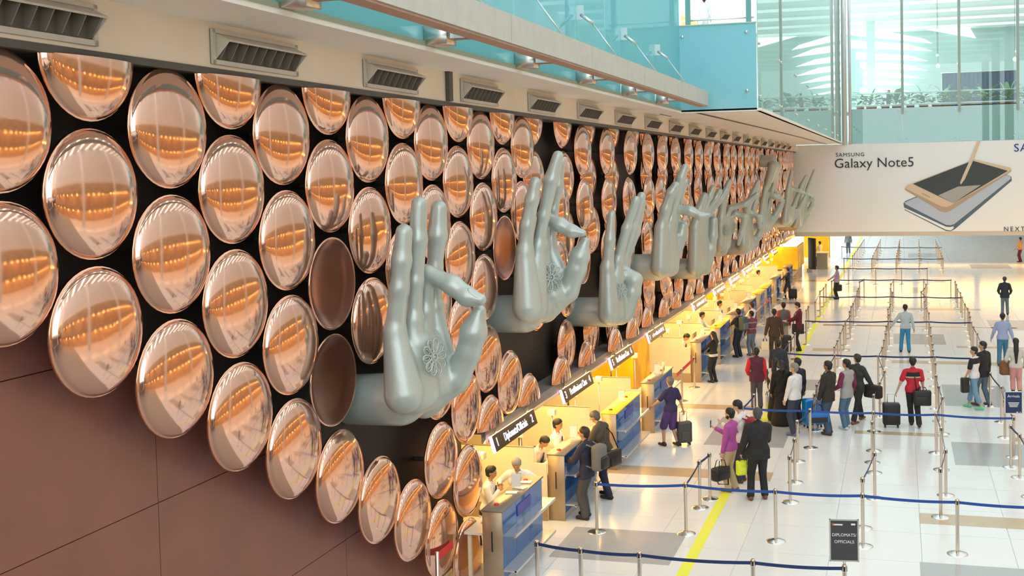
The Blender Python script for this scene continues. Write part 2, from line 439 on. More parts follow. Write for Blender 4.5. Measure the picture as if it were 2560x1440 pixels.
# the face across (y = 31.4) and its parapet walkway
pf = struct('window_9', MB().box(XG, -3.88, 31.4, 31.43, 8.40, 10.85), glass_mat('teal_glass_opaque', (.3, .7, .8), .08, (.28, .64, .74), .97))
for (x, z) in ((-6.0, 10.55), (-4.15, 10.6), (-4.15, 8.95)):
    MB().lathe([(0, .05), (.04, .045), (.05, .02), (.03, 0)], (0, 0, 0), 10, M=Matrix.Translation((x, 31.4, z)) @ Matrix.Rotation(math.radians(90), 4, 'X')).build('bolt', m_bolt, pf)
struct('trim_7', MB().box(XG, -3.86, 31.36, 31.46, 10.85, 10.88), mat('edge_mint', (.55, .68, .56), .4))
struct('floor_walkway', MB().box(-12, -3.9, 31.45, 60, 10.5, 10.6), m_tile)
for i, x in enumerate((-5.85, -4.1)): struct('trim_%d' % (8+i), MB().box(x-.07, x+.07, 31.5, 31.62, 10.6, 15), mat('teal_mullion', (.16, .40, .38), .4))
r_ = MB().tube([(-6.3, 31.55, 11.02), (-3.95, 31.55, 11.02)], .022, 8); 
rail = tag(r_.build('handrail', m_alu), 'thin metal handrail above the teal panel, behind the white shirted person', 'handrail')
struct('wall_upper_back', MB().box(-12, -3.9, 47, 47.2, 10.6, 20), mat('upper_wall_pale', (.78, .80, .74), .7))
struct('trim_10', MB().add([(-9, 46.9, 13.4), (-4.2, 46.9, 10.7), (-4.9, 46.9, 10.65), (-9, 46.9, 10.65)], [(0, 1, 2, 3)]), mat('upper_wood', (.75, .42, .15), .5, noise=.15))
for k, (x, z) in enumerate(((-8.3, 12.0), (-7.4, 11.5), (-6.9, 12.6), (-8.9, 11.1), (-5.9, 11.9))):
    lm = MB().box(x-.35, x+.35, 46.86, 47.0, z, z+.06); tag(lm.build('strip_light', mat('warm_tube', (1, .86, .6), .5, emit=4)), 'warm glowing tube light on the upper level wall, '+ordn(k+1)+' of five', 'light', 'tube lights on the upper level')
# mirror glass receding (x = -3.85) above the wide soffit
XR = -3.86
for i in range(8):
    y0 = 31.45+i*5.9; gl = struct('window_%d' % (20+i), MB().box(XR, XR+.02, y0+.01, min(y0+5.9, 78.2)-.01, 8.40, 20), g_mirror)
    for zz in (8.8, 10.3):
        for yy in (y0+.3, y0+5.6):
            if yy < 78: MB().lathe([(0, .05), (.035, .045), (.05, .02), (.03, 0)], (XR+.02, yy, zz), 8, axis='x').build('bolt', m_bolt, gl)
struct('trim_11', MB().box(XR-.05, XR+.05, 31.45, 78.3, 8.37, 8.41), m_alu)
# ------------------------------------------------------------------ outer beam on brackets with tie rods
XB = -5.3
beam = empty('suspended_beam', 'long weathered steel beam hung in front of the teal glass', 'beam')
for i in range(8):
    y0, y1 = -2+4.15*i, -2+4.15*(i+1)
    y1 = min(y1, 31.0)
    MB().box(XB-.10, XB+.10, y0+.006, y1-.006, 8.53, 8.93).build('beam_section', m_steel_dull, beam)
MB().box(XB-.16, XB+.07, -2, 30.95, 8.50, 8.53).build('lower_lip', mat('copper_lip', (.50, .33, .25), .45, .4, noise=.2), beam)
def make_bracket():
    t = empty('beam_bracket', '', 'bracket')
    MB().rbox(XG+.02, XG+.36, -.16, .16, 8.44, 8.70, .01, seg=1).build('box', m_steel, t)
    MB().box(XG+.36, XB-.08, -.06, .06, 8.52, 8.62).build('arm', m_alu, t)
    MB().box(XG+.36, XB-.08, -.05, .05, 8.505, 8.52).build('arm_underside', mat('arm_copper', (.42, .2, .12), .4, .6), t)
    rod = MB().tube([(XG+.30, 0, 9.66), (XB+.02, 0, 8.95)], .014, 8).build('tie_rod', m_alu, t)
    a = Vector((XG+.1, 0, 9.80)); b = Vector((XG+.34, 0, 9.62))
    MB().tube([a, b], .035, 10).build('turnbuckle', m_alu, rod)
    MB().box(XG+.02, XG+.16, -.012, .012, 9.70, 9.98).build('glass_plate', m_alu, t)
    return t
b0 = make_bracket(); b0['group'] = 'brackets carrying the suspended beam'
for i in range(7):
    y = 28.03-3.57*i; lb = 'steel bracket with tie rod holding the suspended beam, '+ordn(i+1)+' from its far end'
    if i == 0: b0.location = (0, y, 0); b0['label'] = lb
    else: dup(b0, (0, y, 0), lb)
# ------------------------------------------------------------------ bridge across the hall (y = 78)
YB = 78.2
xs = [-3.35, .26, 3.97, 7.69, 11.4]
for i in range(4):
    sp = struct('window_%d' % (30+i), MB().box(xs[i]+.01, xs[i+1]-.01, YB, YB+.03, 8.34, 10.72), g_teal_pale)
    for x in (xs[i]+.25, xs[i+1]-.25):
        for z in (8.6, 10.5): MB().lathe([(0, .06), (.04, .05), (.05, .02), (.03, 0)], (0, 0, 0), 8, M=Matrix.Translation((x, YB, z)) @ Matrix.Rotation(math.radians(90), 4, 'X')).build('bolt', m_bolt, sp)
    struct('window_%d' % (40+i), MB().box(xs[i]+.05, xs[i+1]-.05, YB, YB+.02, 10.80, 20), g_clear)
    ml = struct('trim_%d' % (20+i), MB().box(xs[i+1]-.09, xs[i+1]+.09, YB-.05, YB+.25, 10.3, 20), mat('mullion_grey_green', (.33, .42, .38), .4, .3))
    for z in (11.75, 10.95):
        MB().tube([(xs[i]+.1, YB+.3, z), (xs[i+1]-.1, YB+.3, z)], .045, 8).build('rail', m_white, ml)
struct('trim_30', MB().tube([(-3.62, YB-.2, 8.3), (-3.62, YB-.2, 20)], .17, 16).tube([(-3.25, YB-.15, 8.3), (-3.25, YB-.15, 20)], .10, 12), mat('column_grey', (.60, .64, .64), .35, .3))
struct('floor_bridge', MB().box(-3.9, 14, YB+.05, 96, 10.3, 10.55), m_tile)
struct('trim_31', MB().box(-3.9, 14, YB+.3, 96, 8.3, 8.5), m_white)
# banner hung under the bridge
bn = empty('advertising_banner', 'long white advertising banner with two phones hung below the bridge', 'banner')
YN = 78.0
MB().box(-7.45, 12, YN, YN+.2, 2.25, 8.32).build('board', m_bright, bn)
MB().box(-7.45, 12, YN+.05, YN+.5, 1.95, 2.25).build('bottom_rail', mat('rail_grey', (.62, .60, .55), .5), bn)
def bpoly(name, pts, m_, dz=.01):
    P = [at_y(u, v, YN-dz) for u, v in pts]
    return MB().poly(P, (0, .008, 0)).build(name, m_, bn)
zz = lambda pts: [(2070+x*.1914, 340+y*.1914) for x, y in pts]
m_gold = mat('print_gold', (.74, .60, .44), .5); m_gold2 = mat('print_gold_dark', (.50, .38, .27), .5)
m_scr = mat('print_screen', (.045, .06, .07), .45); m_sil = mat('print_silver', (.50, .60, .74), .5)
m_sil2 = mat('print_silver_dark', (.10, .16, .22), .5); m_ink = mat('print_ink', (.035, .05, .06), .6); m_blue_ink = mat('print_blue', (.01, .06, .36), .6)
bpoly('printed_phone_back_edge', zz([(985, 880), (1010, 850), (1130, 800), (2340, 505), (2395, 530), (2400, 585), (1660, 1215), (1600, 1245), (1540, 1240), (1000, 965)]), m_sil2, .012)
bpoly('printed_phone_back', zz([(1000, 870), (1130, 810), (2340, 510), (2385, 530), (2385, 560), (1650, 1150), (1600, 1165), (1540, 1160), (1010, 890)]), m_sil, .022)
bpoly('printed_phone_rim', zz([(995, 935), (1000, 955), (1540, 1225), (1600, 1235), (1640, 1205), (1640, 1180), (1600, 1190), (1540, 1185)]), m_bright, .024)
bpoly('printed_phone_edge', zz([(1000, 690), (1900, 305), (2395, 430), (2390, 465), (1600, 975), (1530, 1000), (1470, 985), (1120, 770), (1010, 705)]), m_gold2, .032)
bpoly('printed_phone_body', zz([(1005, 670), (1040, 640), (1880, 318), (1930, 308), (2380, 415), (2395, 440), (2360, 470), (1590, 915), (1540, 930), (1480, 920), (1020, 690)]), m_gold, .042)
bpoly('printed_phone_screen', zz([(1110, 625), (1890, 322), (2350, 455), (1640, 880)]), m_scr, .052)
bpoly('printed_screen_glow', zz([(1440, 775), (1700, 660), (2000, 640), (1800, 770), (1640, 880)]), mat('print_glow', (.42, .43, .42), .6), .062)
bpoly('printed_stylus', zz([(1950, 66), (1995, 66), (1900, 310), (1790, 560), (1735, 635), (1725, 610), (1760, 520), (1850, 320)]), m_gold, .072)
bpoly('printed_home_key', zz([(1225, 755), (1235, 742), (1330, 790), (1320, 803)]), m_gold2, .052)
def btext(body, u0, v0, size, m_, sx=1., space=1.):
    p = at_y(u0, v0, YN-.03)
    text('lettering', body, size, frame(p, (1, 0, 0), (0, 0, 1)), m_, bn, .006, 'LEFT', sx, space)
btext('SAMSUNG', 2089, 392, .37, m_ink, 1.05, 1.15)
btext('Galaxy Note5', 2085, 420, .93, m_ink, 1.02)
btext('SAMSUNG', 2534, 379, .75, m_blue_ink, 1.05, 1.1)
btext('NEXT', 2509, 578, .43, m_ink, 1.0, 1.35)
# ------------------------------------------------------------------ far hall behind the bridge
struct('wall_far', MB().box(-16, 30, 128, 128.3, 0, 8.5), mat('far_wall', (.70, .76, .75), .6))
struct('wall_far_upper', MB().box(-30, 45, 122, 122.3, 8, 45), mat('far_upper_wall', (.40, .50, .48), .7))
struct('trim_32', MB().box(-3.9, 16, 79, 128, 8.0, 8.3), mat('deck_under', (.55, .55, .5), .7))
# skylight louvres: wedge shaped openings between white blades, seen through the bridge glazing
m_sky = mat('skylight_glow', (.95, 1, .99), .5, emit=1.6)
YS = 121.0
wed = [((2128, 15), (2128, 42), (2440, 95), (2420, 62)), ((2128, 62), (2128, 88), (2330, 108), (2310, 97)), ((2128, 100), (2128, 120), (2330, 127), (2270, 110)), ((2140, 130), (2140, 147), (2320, 152), (2270, 138)),
       ((2150, 155), (2150, 170), (2320, 176), (2260, 160)), ((2160, 178), (2160, 192), (2310, 196), (2250, 183)), ((2160, 200), (2160, 212), (2290, 212), (2240, 203)), ((2128, -30), (2128, -5), (2420, 40), (2420, 5)), ((2150, 220), (2150, 230), (2280, 228), (2230, 222))]
for k, w in enumerate(wed):
    P = [at_y(u, v, YS) for u, v in w]
    o = MB().poly(P, (0, .3, 0)).build('window_%d' % (60+k), m_sky); o['kind'] = 'structure'
struct('trim_50', MB().box(-3.0, -2.2, 112, 113, 10, 30), mat('far_column', (.62, .74, .72), .5))
# ------------------------------------------------------------------ side of the hall opposite the discs, roof blades
wr = struct('wall_right', MB().box(16, 16.3, -6, 128, 0, 9), mat('opposite_wall', (.55, .36, .19), .5, noise=.5, nscale=.8))
struct('trim_70', MB().box(13.6, 16, -6, 128, 3.0, 3.5), mat('opposite_canopy', (.30, .17, .09), .5))
struct('trim_71', MB().box(14.2, 16, -6, 128, 6.4, 7.0), mat('opposite_deck', (.35, .22, .13), .5))
struct('wall_right_upper', MB().box(17, 17.3, -6, 128, 9, 21), mat('opposite_upper', (.74, .72, .70), .6))
for i in range(26):
    for x, z, tr in ((13.75, 2.92, 70), (14.4, 6.32, 71)):
        MB().lathe([(.0005, .09), (.06, .07), (.09, 0), (.06, -.07), (.0005, -.09)], (x, 1+2.6*i, z), 10).build('downlight', mat('amber_bulb', (1, .66, .18), .5, emit=40), bpy.data.objects['trim_%d' % tr])
for i in range(16):
    area('shop_lamp', (14.9, 2+6*i, 2.95), (0, 0, 0), 1.6, 4.5, (1, .62, .24), 85)
    area('deck_lamp', (15.2, 5+6*i, 6.35), (0, 0, 0), 1.2, 4.0, (1, .62, .26), 55)
for i in range(24):
    y = -6+6*i
    struct('ceiling_blade_%d' % i, MB().box(-8, 18, y, y+4.0, 21, 21.5), m_white)
for i, y in enumerate((4, 20, 36)):
    struct('trim_%d' % (80+i), MB().tube([(11, y, 0), (11, y, 21)], .45, 20), m_white)

struct('wall_near_added', MB().box(-8, 17, -7.3, -7, 0, 5.5), mat('near_wall_added', (.50, .46, .42), .7))  # unseen wall behind the camera, added and kept low to shape the light

struct('floor_dark_added', MB().box(-7.44, 15.9, -6.9, 14.6, .003, .012), mat('added_floor_grey', (.36, .33, .29), .9, noise=.15, nscale=6))  # unseen dark sheet, added to dull the floor reflected in the discs
struct('floor_gallery', MB().box(-1.8, 15.9, -6.9, 1.1, 4.7, 5.05), mat('gallery_slab', (.55, .53, .48), .7))
# ------------------------------------------------------------------ giant mudra hands
m_hand = mat('hand_grey_green', (.46, .53, .50), .33, .3, noise=.12, nscale=1.2, rvar=.08)
from mathutils.bvhtree import BVHTree
ARMS = []
def hand(label, spec, vox, k=.07):
    prims = []
    def P(u, v, y): return at_y(u, v, y)
    def rad(px, p): return px*depth(p)/F
    y0 = spec['y0']; pit = spec.get('pitch', .36)
    heel = spec['heel']; bases = []
    for n, fg in enumerate(spec['fingers']):
        yy = y0+fg.get('dy', n*pit)
        pts = [P(u, v, yy+(fg.get('yo', [0]*9)[i])) for i, (u, v) in enumerate(fg['p'])]
        rs = [rad(r, p) for r, p in zip(fg['r'], pts)]
        for a, b, ra, rb in zip(pts, pts[1:], rs, rs[1:]): prims.append((a, b, ra, rb))
        if fg.get('palm', True):
            hp = P(heel[0]+fg.get('hx', 0), heel[1], yy)
            hr = rad(heel[2], hp)
            prims.append((hp, pts[0], hr, rs[0]*1.15)); bases.append((pts[0], rs[0]))
    th = spec.get('thumb')
    if th:
        yy = y0+th.get('dy', 1.1)
        pts = [P(u, v, yy) for u, v in th['p']]; rs = [rad(r, p) for r, p in zip(th['r'], pts)]
        for a, b, ra, rb in zip(pts, pts[1:], rs, rs[1:]): prims.append((a, b, ra, rb))
    fa = spec.get('arm')
    if fa:
        yy = y0+fa.get('dy', .5)
        a = P(fa['p'][0][0], fa['p'][0][1], yy); b = P(fa['p'][1][0], fa['p'][1][1], yy)
        a = Vector((XW-.2, yy, a.z)); r1, r2 = rad(fa['r'][0], b), rad(fa['r'][1], b); ARMS.append((yy, a.z, r1))
        prims.append((a, b, r1, r2))
    for w in spec.get('web', []):
        (ua, va, ra, da), (ub, vb, rb, db) = w
        a, b = P(ua, va, y0+da), P(ub, vb, y0+db); prims.append((a, b, rad(ra, a), rad(rb, b)))
    v, q = sdf_mesh('hand', [(tuple(p[0]), tuple(p[1]), p[2], p[3]) for p in prims], vox, k, xmin=XW+.001)
    me = np_mesh('hand_sculpture', [(v, q)], m_hand)
    o = link('hand_sculpture', me); tag(o, label, 'hand sculpture', 'giant hand sculptures on the disc wall')
    bvh = BVHTree.FromPolygons([tuple(p) for p in v], [tuple(f) for f in q])
    def hit(u, vv):
        d = ray(u, vv).normalized(); loc, n_, idx, dist = bvh.ray_cast(Vector((0, 0, H)), d)
        if loc is None: return None, None
        if n_.dot(d) > 0: n_ = -n_
        return loc, n_
    for (nu, nv, nl, nw, du, dv) in spec.get('nails', []):
        loc, n_ = hit(nu, nv); l2, _ = hit(nu+du, nv+dv)
        if loc is None or l2 is None: continue
        ex = (l2-loc); ex = (ex-n_*ex.dot(n_)).normalized(); ey = n_.cross(ex)
        R1, R2 = rad(nl, loc), rad(nw, loc); N_ = MB(); vs = []; ns = 18
        for rr, hh in ((1., -.05), (1., .02), (.86, .045), (.5, .05), (.01, .05)):
            for s in range(ns):
                t = 2*math.pi*s/ns; vs.append(loc+ex*R1*rr*math.cos(t)+ey*R2*rr*math.sin(t)+n_*(hh*R2*2-.25*R2*(rr*math.sin(t))**2))
        fs = [(a*ns+s, a*ns+(s+1) % ns, (a+1)*ns+(s+1) % ns, (a+1)*ns+s) for a in range(4) for s in range(ns)]
        N_.add(vs, fs, 0, True).build('fingernail', m_hand, o)
    fw = spec.get('flower')
    if fw and hit(fw[0], fw[1])[0] is not None:
        c, n1 = hit(fw[0], fw[1]); R = rad(fw[2], c)
        nrm = (n1+Vector((.6, -.2, .1))).normalized(); c = c+nrm*.03
        ex = Vector((0, 1, 0)); ey = nrm.cross(ex).normalized(); ex = ey.cross(nrm)
        fm = Matrix(((ex.x, ey.x, nrm.x, c.x), (ex.y, ey.y, nrm.y, c.y), (ex.z, ey.z, nrm.z, c.z), (0, 0, 0, 1)))
        fo = empty_child('palm_flower', o)
        for i in range(10):
            t = 2*math.pi*i/10; pm = MB(); loop = []
            for s in range(17):
                a = 2*math.pi*s/16; rr = R*(.60+.36*math.cos(a)); w = R*.20*math.sin(a)*(1+.35*math.cos(a))
                loop.append(fm @ Vector((rr*math.cos(t)-w*math.sin(t), rr*math.sin(t)+w*math.cos(t), .02)))
            pm.tube(loop, R*.045, 6, cap=False)
            loop2 = [c2*1. for c2 in []]
            for s in range(13):
                a = 2*math.pi*s/12; rr = R*(.62+.22*math.cos(a)); w = R*.09*math.sin(a)
                loop2.append(fm @ Vector((rr*math.cos(t)-w*math.sin(t), rr*math.sin(t)+w*math.cos(t), .015)))
            pm.tube(loop2, R*.03, 5, cap=False)
            pm.build('petal', m_hand, fo)
        cm = MB(); cm.lathe([(.0005, R*.13), (R*.07, R*.12), (R*.1, R*.05), (R*.12, 0)], n=14, M=fm.to_3x3().to_4x4(), c=c)
        ring = [fm @ Vector((R*.19*math.cos(2*math.pi*s/16), R*.19*math.sin(2*math.pi*s/16), .03)) for s in range(17)]
        cm.tube(ring, R*.04, 6, cap=False); cm.build('flower_centre', m_hand, fo)
    return o
def empty_child(name, parent):
    o = bpy.data.objects.new(name, None); COL.objects.link(o); o.parent = parent; o.empty_display_size = .1; return o
hand('nearest large grey-green hand, middle finger bent down to touch the thumb', dict(y0=13.35, pitch=.37, heel=(1010, 985, 50), flower=(1079, 893, 48, .62), web=[((1092, 800, 22, 1.11), (1122, 935, 26, 1.05)), ((1075, 850, 26, .8), (1095, 960, 34, .8)), ((1050, 860, 28, .4), (1060, 980, 40, .5))], nails=[(1188, 733, 22, 9, -8, -5)], fingers=[
    dict(p=[(987, 830), (998, 722), (1004, 652), (1010, 580)], r=[25, 24, 24, 21], hx=0),
    dict(p=[(1034, 800), (1038, 705), (1044, 600), (1048, 510)], r=[22, 20, 23, 20], hx=22),
    dict(p=[(1063, 780), (1066, 682), (1130, 712), (1168, 741), (1200, 749)], r=[20, 19, 24, 24, 16], hx=42),
    dict(p=[(1087, 770), (1087, 670), (1093, 590), (1097, 520)], r=[20, 19, 24, 20], hx=58)],
    thumb=dict(p=[(1060, 1000), (1140, 948), (1172, 880), (1184, 830), (1198, 778)], r=[46, 34, 30, 33, 17], dy=1.0), arm=dict(p=[(888, 1000), (1000, 998)], r=[62, 66], dy=.52)), .028)
hand('second grey-green hand, middle finger touching the thumb, two tall fingers leaning back', dict(y0=18.75, pitch=.36, heel=(1318, 768, 38), flower=(1374, 694, 36, .72), web=[((1380, 625, 15, 1.08), (1412, 715, 20, 1.05)), ((1362, 660, 20, .75), (1385, 740, 26, .8))], nails=[(1448, 571, 14, 6, -7, -4)], fingers=[
    dict(p=[(1312, 630), (1318, 565), (1330, 500), (1338, 456)], r=[20, 18, 17, 15]),
    dict(p=[(1346, 615), (1359, 540), (1378, 450), (1395, 390)], r=[16, 15, 18, 14], hx=14),
    dict(p=[(1362, 612), (1358, 540), (1400, 562), (1430, 578), (1458, 583)], r=[14, 15, 18, 16, 9], hx=28),
    dict(p=[(1376, 608), (1383, 525), (1394, 465), (1402, 405)], r=[14, 13, 14, 12], hx=38)],
    thumb=dict(p=[(1362, 770), (1420, 728), (1441, 675), (1450, 640), (1463, 604)], r=[36, 26, 24, 24, 12], dy=1.0), arm=dict(p=[(1238, 786), (1310, 784)], r=[46, 48], dy=.5)), .034)
hand('third grey-green hand, straight fingers fanned back and thumb folded across the palm', dict(y0=24.1, pitch=.36, heel=(1522, 785, 28), flower=(1548, 728, 22, .9), fingers=[
    dict(p=[(1518, 670), (1524, 600), (1529, 535)], r=[16, 14, 10]),
    dict(p=[(1544, 652), (1566, 572), (1590, 500)], r=[13, 12, 11], hx=12),
    dict(p=[(1556, 650), (1582, 568), (1604, 490)], r=[12, 12, 11], hx=20),
    dict(p=[(1562, 652), (1589, 580), (1606, 505)], r=[12, 12, 10], hx=28)],
    thumb=dict(p=[(1560, 780), (1580, 732), (1586, 700), (1566, 688)], r=[26, 22, 20, 20], dy=.7), arm=dict(p=[(1447, 780), (1520, 780)], r=[36, 38], dy=.5)), .04)
hand('fourth grey-green hand with a pale finger stretched out level', dict(y0=29.35, pitch=.34, heel=(1650, 668, 24), fingers=[
    dict(p=[(1653, 570), (1664, 525), (1678, 482), (1689, 464)], r=[15, 14, 13, 11]),
    dict(p=[(1676, 552), (1692, 482), (1703, 444), (1712, 418)], r=[12, 12, 12, 9], hx=10),
    dict(p=[(1680, 556), (1690, 522), (1725, 527), (1752, 540), (1772, 537)], r=[12, 12, 13, 11, 6], hx=18),
    dict(p=[(1688, 560), (1698, 498), (1712, 456)], r=[11, 10, 9], hx=24)],
    thumb=dict(p=[(1672, 656), (1695, 612), (1703, 590), (1708, 564)], r=[22, 15, 15, 13], dy=1.0), arm=dict(p=[(1580, 668), (1640, 668)], r=[32, 34], dy=.48)), .045)
hand('fifth grey-green hand, open palm with fingers bent back and thumb upright', dict(y0=35.1, pitch=.33, heel=(1737, 668, 20), fingers=[
    dict(p=[(1738, 570), (1748, 525), (1761, 490)], r=[14, 12, 10]),
    dict(p=[(1752, 560), (1758, 520), (1774, 490), (1783, 470)], r=[11, 11, 9, 8], hx=6),
    dict(p=[(1758, 562), (1766, 528), (1788, 497), (1799, 478)], r=[11, 10, 9, 8], hx=12),
    dict(p=[(1764, 565), (1773, 530), (1800, 498), (1815, 475)], r=[11, 10, 9, 8], hx=18)],
    thumb=dict(p=[(1762, 672), (1778, 625), (1783, 590), (1785, 550)], r=[16, 12, 11, 10], dy=.9), arm=dict(p=[(1686, 672), (1735, 672)], r=[26, 26], dy=.45)), .05)
hand('sixth hand, darker, one long finger pointing right and one folded down', dict(y0=40.8, pitch=.32, heel=(1800, 612, 15), flower=(1814, 575, 15, 1.0), fingers=[
    dict(p=[(1803, 545), (1809, 496), (1818, 468), (1823, 454)], r=[11, 10, 8, 7]),
    dict(p=[(1815, 545), (1825, 520), (1862, 510), (1893, 486)], r=[9, 8, 8, 7], hx=4),
    dict(p=[(1822, 548), (1838, 533), (1863, 543), (1853, 585), (1846, 610)], r=[9, 8, 8, 7, 5], hx=8),
    dict(p=[(1826, 552), (1832, 575), (1836, 560)], r=[8, 7, 6], hx=12)], arm=dict(p=[(1770, 622), (1800, 622)], r=[20, 20], dy=.4)), .055)
hand('seventh hand, dark, tall finger raised and another hooked toward the thumb', dict(y0=46.1, pitch=.31, heel=(1858, 610, 17), fingers=[
    dict(p=[(1862, 560), (1868, 520), (1881, 487), (1895, 455)], r=[10, 9, 9, 7]),
    dict(p=[(1868, 555), (1874, 531), (1896, 542), (1899, 568)], r=[8, 7, 7, 6], hx=6),
    dict(p=[(1874, 556), (1884, 520), (1896, 470)], r=[8, 7, 6], hx=10)],
    thumb=dict(p=[(1876, 614), (1897, 590), (1906, 562)], r=[14, 9, 7], dy=.9), arm=dict(p=[(1814, 618), (1855, 618)], r=[20, 20], dy=.4)), .06)
hand('eighth hand, dark, fingertip meeting the thumb below the downward hand', dict(y0=51.5, pitch=.3, heel=(1905, 562, 13), fingers=[
    dict(p=[(1902, 540), (1908, 500), (1914, 470)], r=[8, 7, 6]),
    dict(p=[(1912, 530), (1914, 484), (1934, 490), (1953, 499)], r=[7, 7, 7, 6], hx=5),
    dict(p=[(1920, 530), (1926, 490), (1934, 460)], r=[7, 6, 5], hx=10)],
    thumb=dict(p=[(1915, 570), (1938, 540), (1950, 515), (1957, 502)], r=[13, 9, 8, 6], dy=.8), arm=dict(p=[(1880, 575), (1908, 570)], r=[14, 14], dy=.3)), .06)
hand('ninth hand, dark, hanging upside down from a forearm near the fascia', dict(y0=57.6, pitch=.3, heel=(1932, 415, 12), fingers=[
    dict(p=[(1922, 450), (1912, 478), (1906, 510), (1904, 535)], r=[9, 7, 6, 5]),
    dict(p=[(1928, 455), (1922, 485), (1918, 515)], r=[8, 6, 5], hx=4),
    dict(p=[(1934, 458), (1936, 475), (1944, 482)], r=[7, 5, 5], hx=8)], arm=dict(p=[(1896, 402), (1928, 403)], r=[15, 15], dy=.3)), .06)
hand('tenth hand, dark, level finger crossing to a curved thumb', dict(y0=62.0, pitch=.3, heel=(1962, 552, 12), fingers=[
    dict(p=[(1964, 530), (1970, 477), (1979, 430)], r=[8, 7, 5]),
    dict(p=[(1970, 520), (1978, 472), (1998, 477), (2012, 484)], r=[7, 6, 5, 4], hx=4),
    dict(p=[(1980, 525), (1990, 500), (2003, 465), (2016, 440)], r=[7, 6, 6, 4], hx=8)],
    thumb=dict(p=[(1970, 557), (1994, 528), (2004, 510), (2011, 496)], r=[11, 7, 6, 5], dy=.8), arm=dict(p=[(1940, 558), (1960, 556)], r=[12, 12], dy=.3)), .065)
hand('farthest hand, dark, beside the white banner with a finger pointing up right', dict(y0=67.0, pitch=.3, heel=(1990, 562, 11), fingers=[
    dict(p=[(1996, 530), (2006, 480), (2018, 440)], r=[6, 6, 4]),
    dict(p=[(2004, 530), (2016, 478), (2036, 426)], r=[6, 5, 4], hx=3),
    dict(p=[(2008, 535), (2018, 485), (2030, 494), (2014, 505)], r=[6, 5, 5, 4], hx=6)],
    thumb=dict(p=[(1998, 562), (2018, 535), (2030, 512), (2033, 500)], r=[10, 7, 6, 5], dy=.7), arm=dict(p=[(1966, 568), (1988, 566)], r=[11, 11], dy=.3)), .065)
# ------------------------------------------------------------------ copper discs
R_D = .60
m_copper = mat('polished_copper', (.78, .49, .375), .085, .92, noise=.05, nscale=3, rvar=.03, bump=.035)
m_copper_rim = mat('copper_rim', (.95, .55, .36), .18, 1.)
m_dish = mat('brown_dish', (.36, .17, .12), .24, .9, noise=.12, nscale=3)
def cap(r, hgt, n):        # spherical-ish dome profile, flat rim at r
    return [(r*math.sin(t), hgt*math.cos(t)) for t in [math.pi/2*i/n for i in range(n+1)]]
def disc_mesh(name, concave, cutz=None, keep=1):
    m_ = MB(); N = 40
    if not concave:
        prof = [(max(r, .0005), .02+h) for r, h in cap(R_D-.012, .155, 9)]
        m_.lathe(prof, n=N, axis='x', mi=0)
        m_.lathe([(R_D-.012, .02), (R_D-.004, .024), (R_D, .012), (R_D, -.004), (R_D-.012, -.012)], n=N, axis='x', mi=1)
        m_.lathe([(R_D-.012, -.012), (.45, -.07), (.25, -.10), (.0005, -.11)], n=N, axis='x', mi=0)
    else:
        m_.lathe([(.0005, -.10), (.2, -.094), (.38, -.072), (.5, -.04), (R_D-.03, .012)], n=N, axis='x', mi=1)
        m_.lathe([(R_D-.03, .012), (R_D-.012, .022), (R_D, .012), (R_D, -.006), (R_D-.012, -.014)], n=N, axis='x', mi=0)
        m_.lathe([(R_D-.012, -.014), (.45, -.085), (.2, -.125), (.0005, -.13)], n=N, axis='x', mi=0)
    me = m_.mesh(name, [m_copper, m_dish if concave else m_copper_rim])
    bm = bmesh.new(); bm.from_mesh(me); bmesh.ops.remove_doubles(bm, verts=bm.verts[:], dist=.0008)
    bmesh.ops.recalc_face_normals(bm, faces=bm.faces[:])
    if cutz is not None:
        gm = bm.verts[:]+bm.edges[:]+bm.faces[:]
        bmesh.ops.bisect_plane(bm, geom=gm, plane_co=(0, 0, cutz), plane_no=(0, 0, keep), clear_outer=True)
    for f in bm.faces: f.smooth = True
    bm.to_mesh(me); bm.free(); me['_fx'] = 1
    return me
stem_me = MB().tube([(-.40, 0, 0), (-.06, 0, 0)], .035, 8).mesh('stem', m_dark_trim)
DM = {}
def get_disc(kind, cut, keep):
    key = (kind, None if cut is None else round(cut, 2), keep)
    if key not in DM: DM[key] = disc_mesh('disc_'+kind, kind == 'dish', None if cut is None else round(cut, 2), keep)
    return DM[key]
S0, PC, ZT, Q = 7.4165, 1.0726, 7.229, 1.2544
ZTOP, ZBOT = 7.83, 2.27
dishes = {(5, 1.5), (5, 2.5), (11, 1.5), (11, 2.5), (16, 2), (19, 1.5), (24, 2), (14, 3)}
lowest = {0: 1, 1: 1.5, 2: 2, 3: 2.5, 4: 3, 5: 3.5, 6: 4, 7: 4.5, 8: 5, 9: 5.5}
rng = random.Random(3)
nd = 0
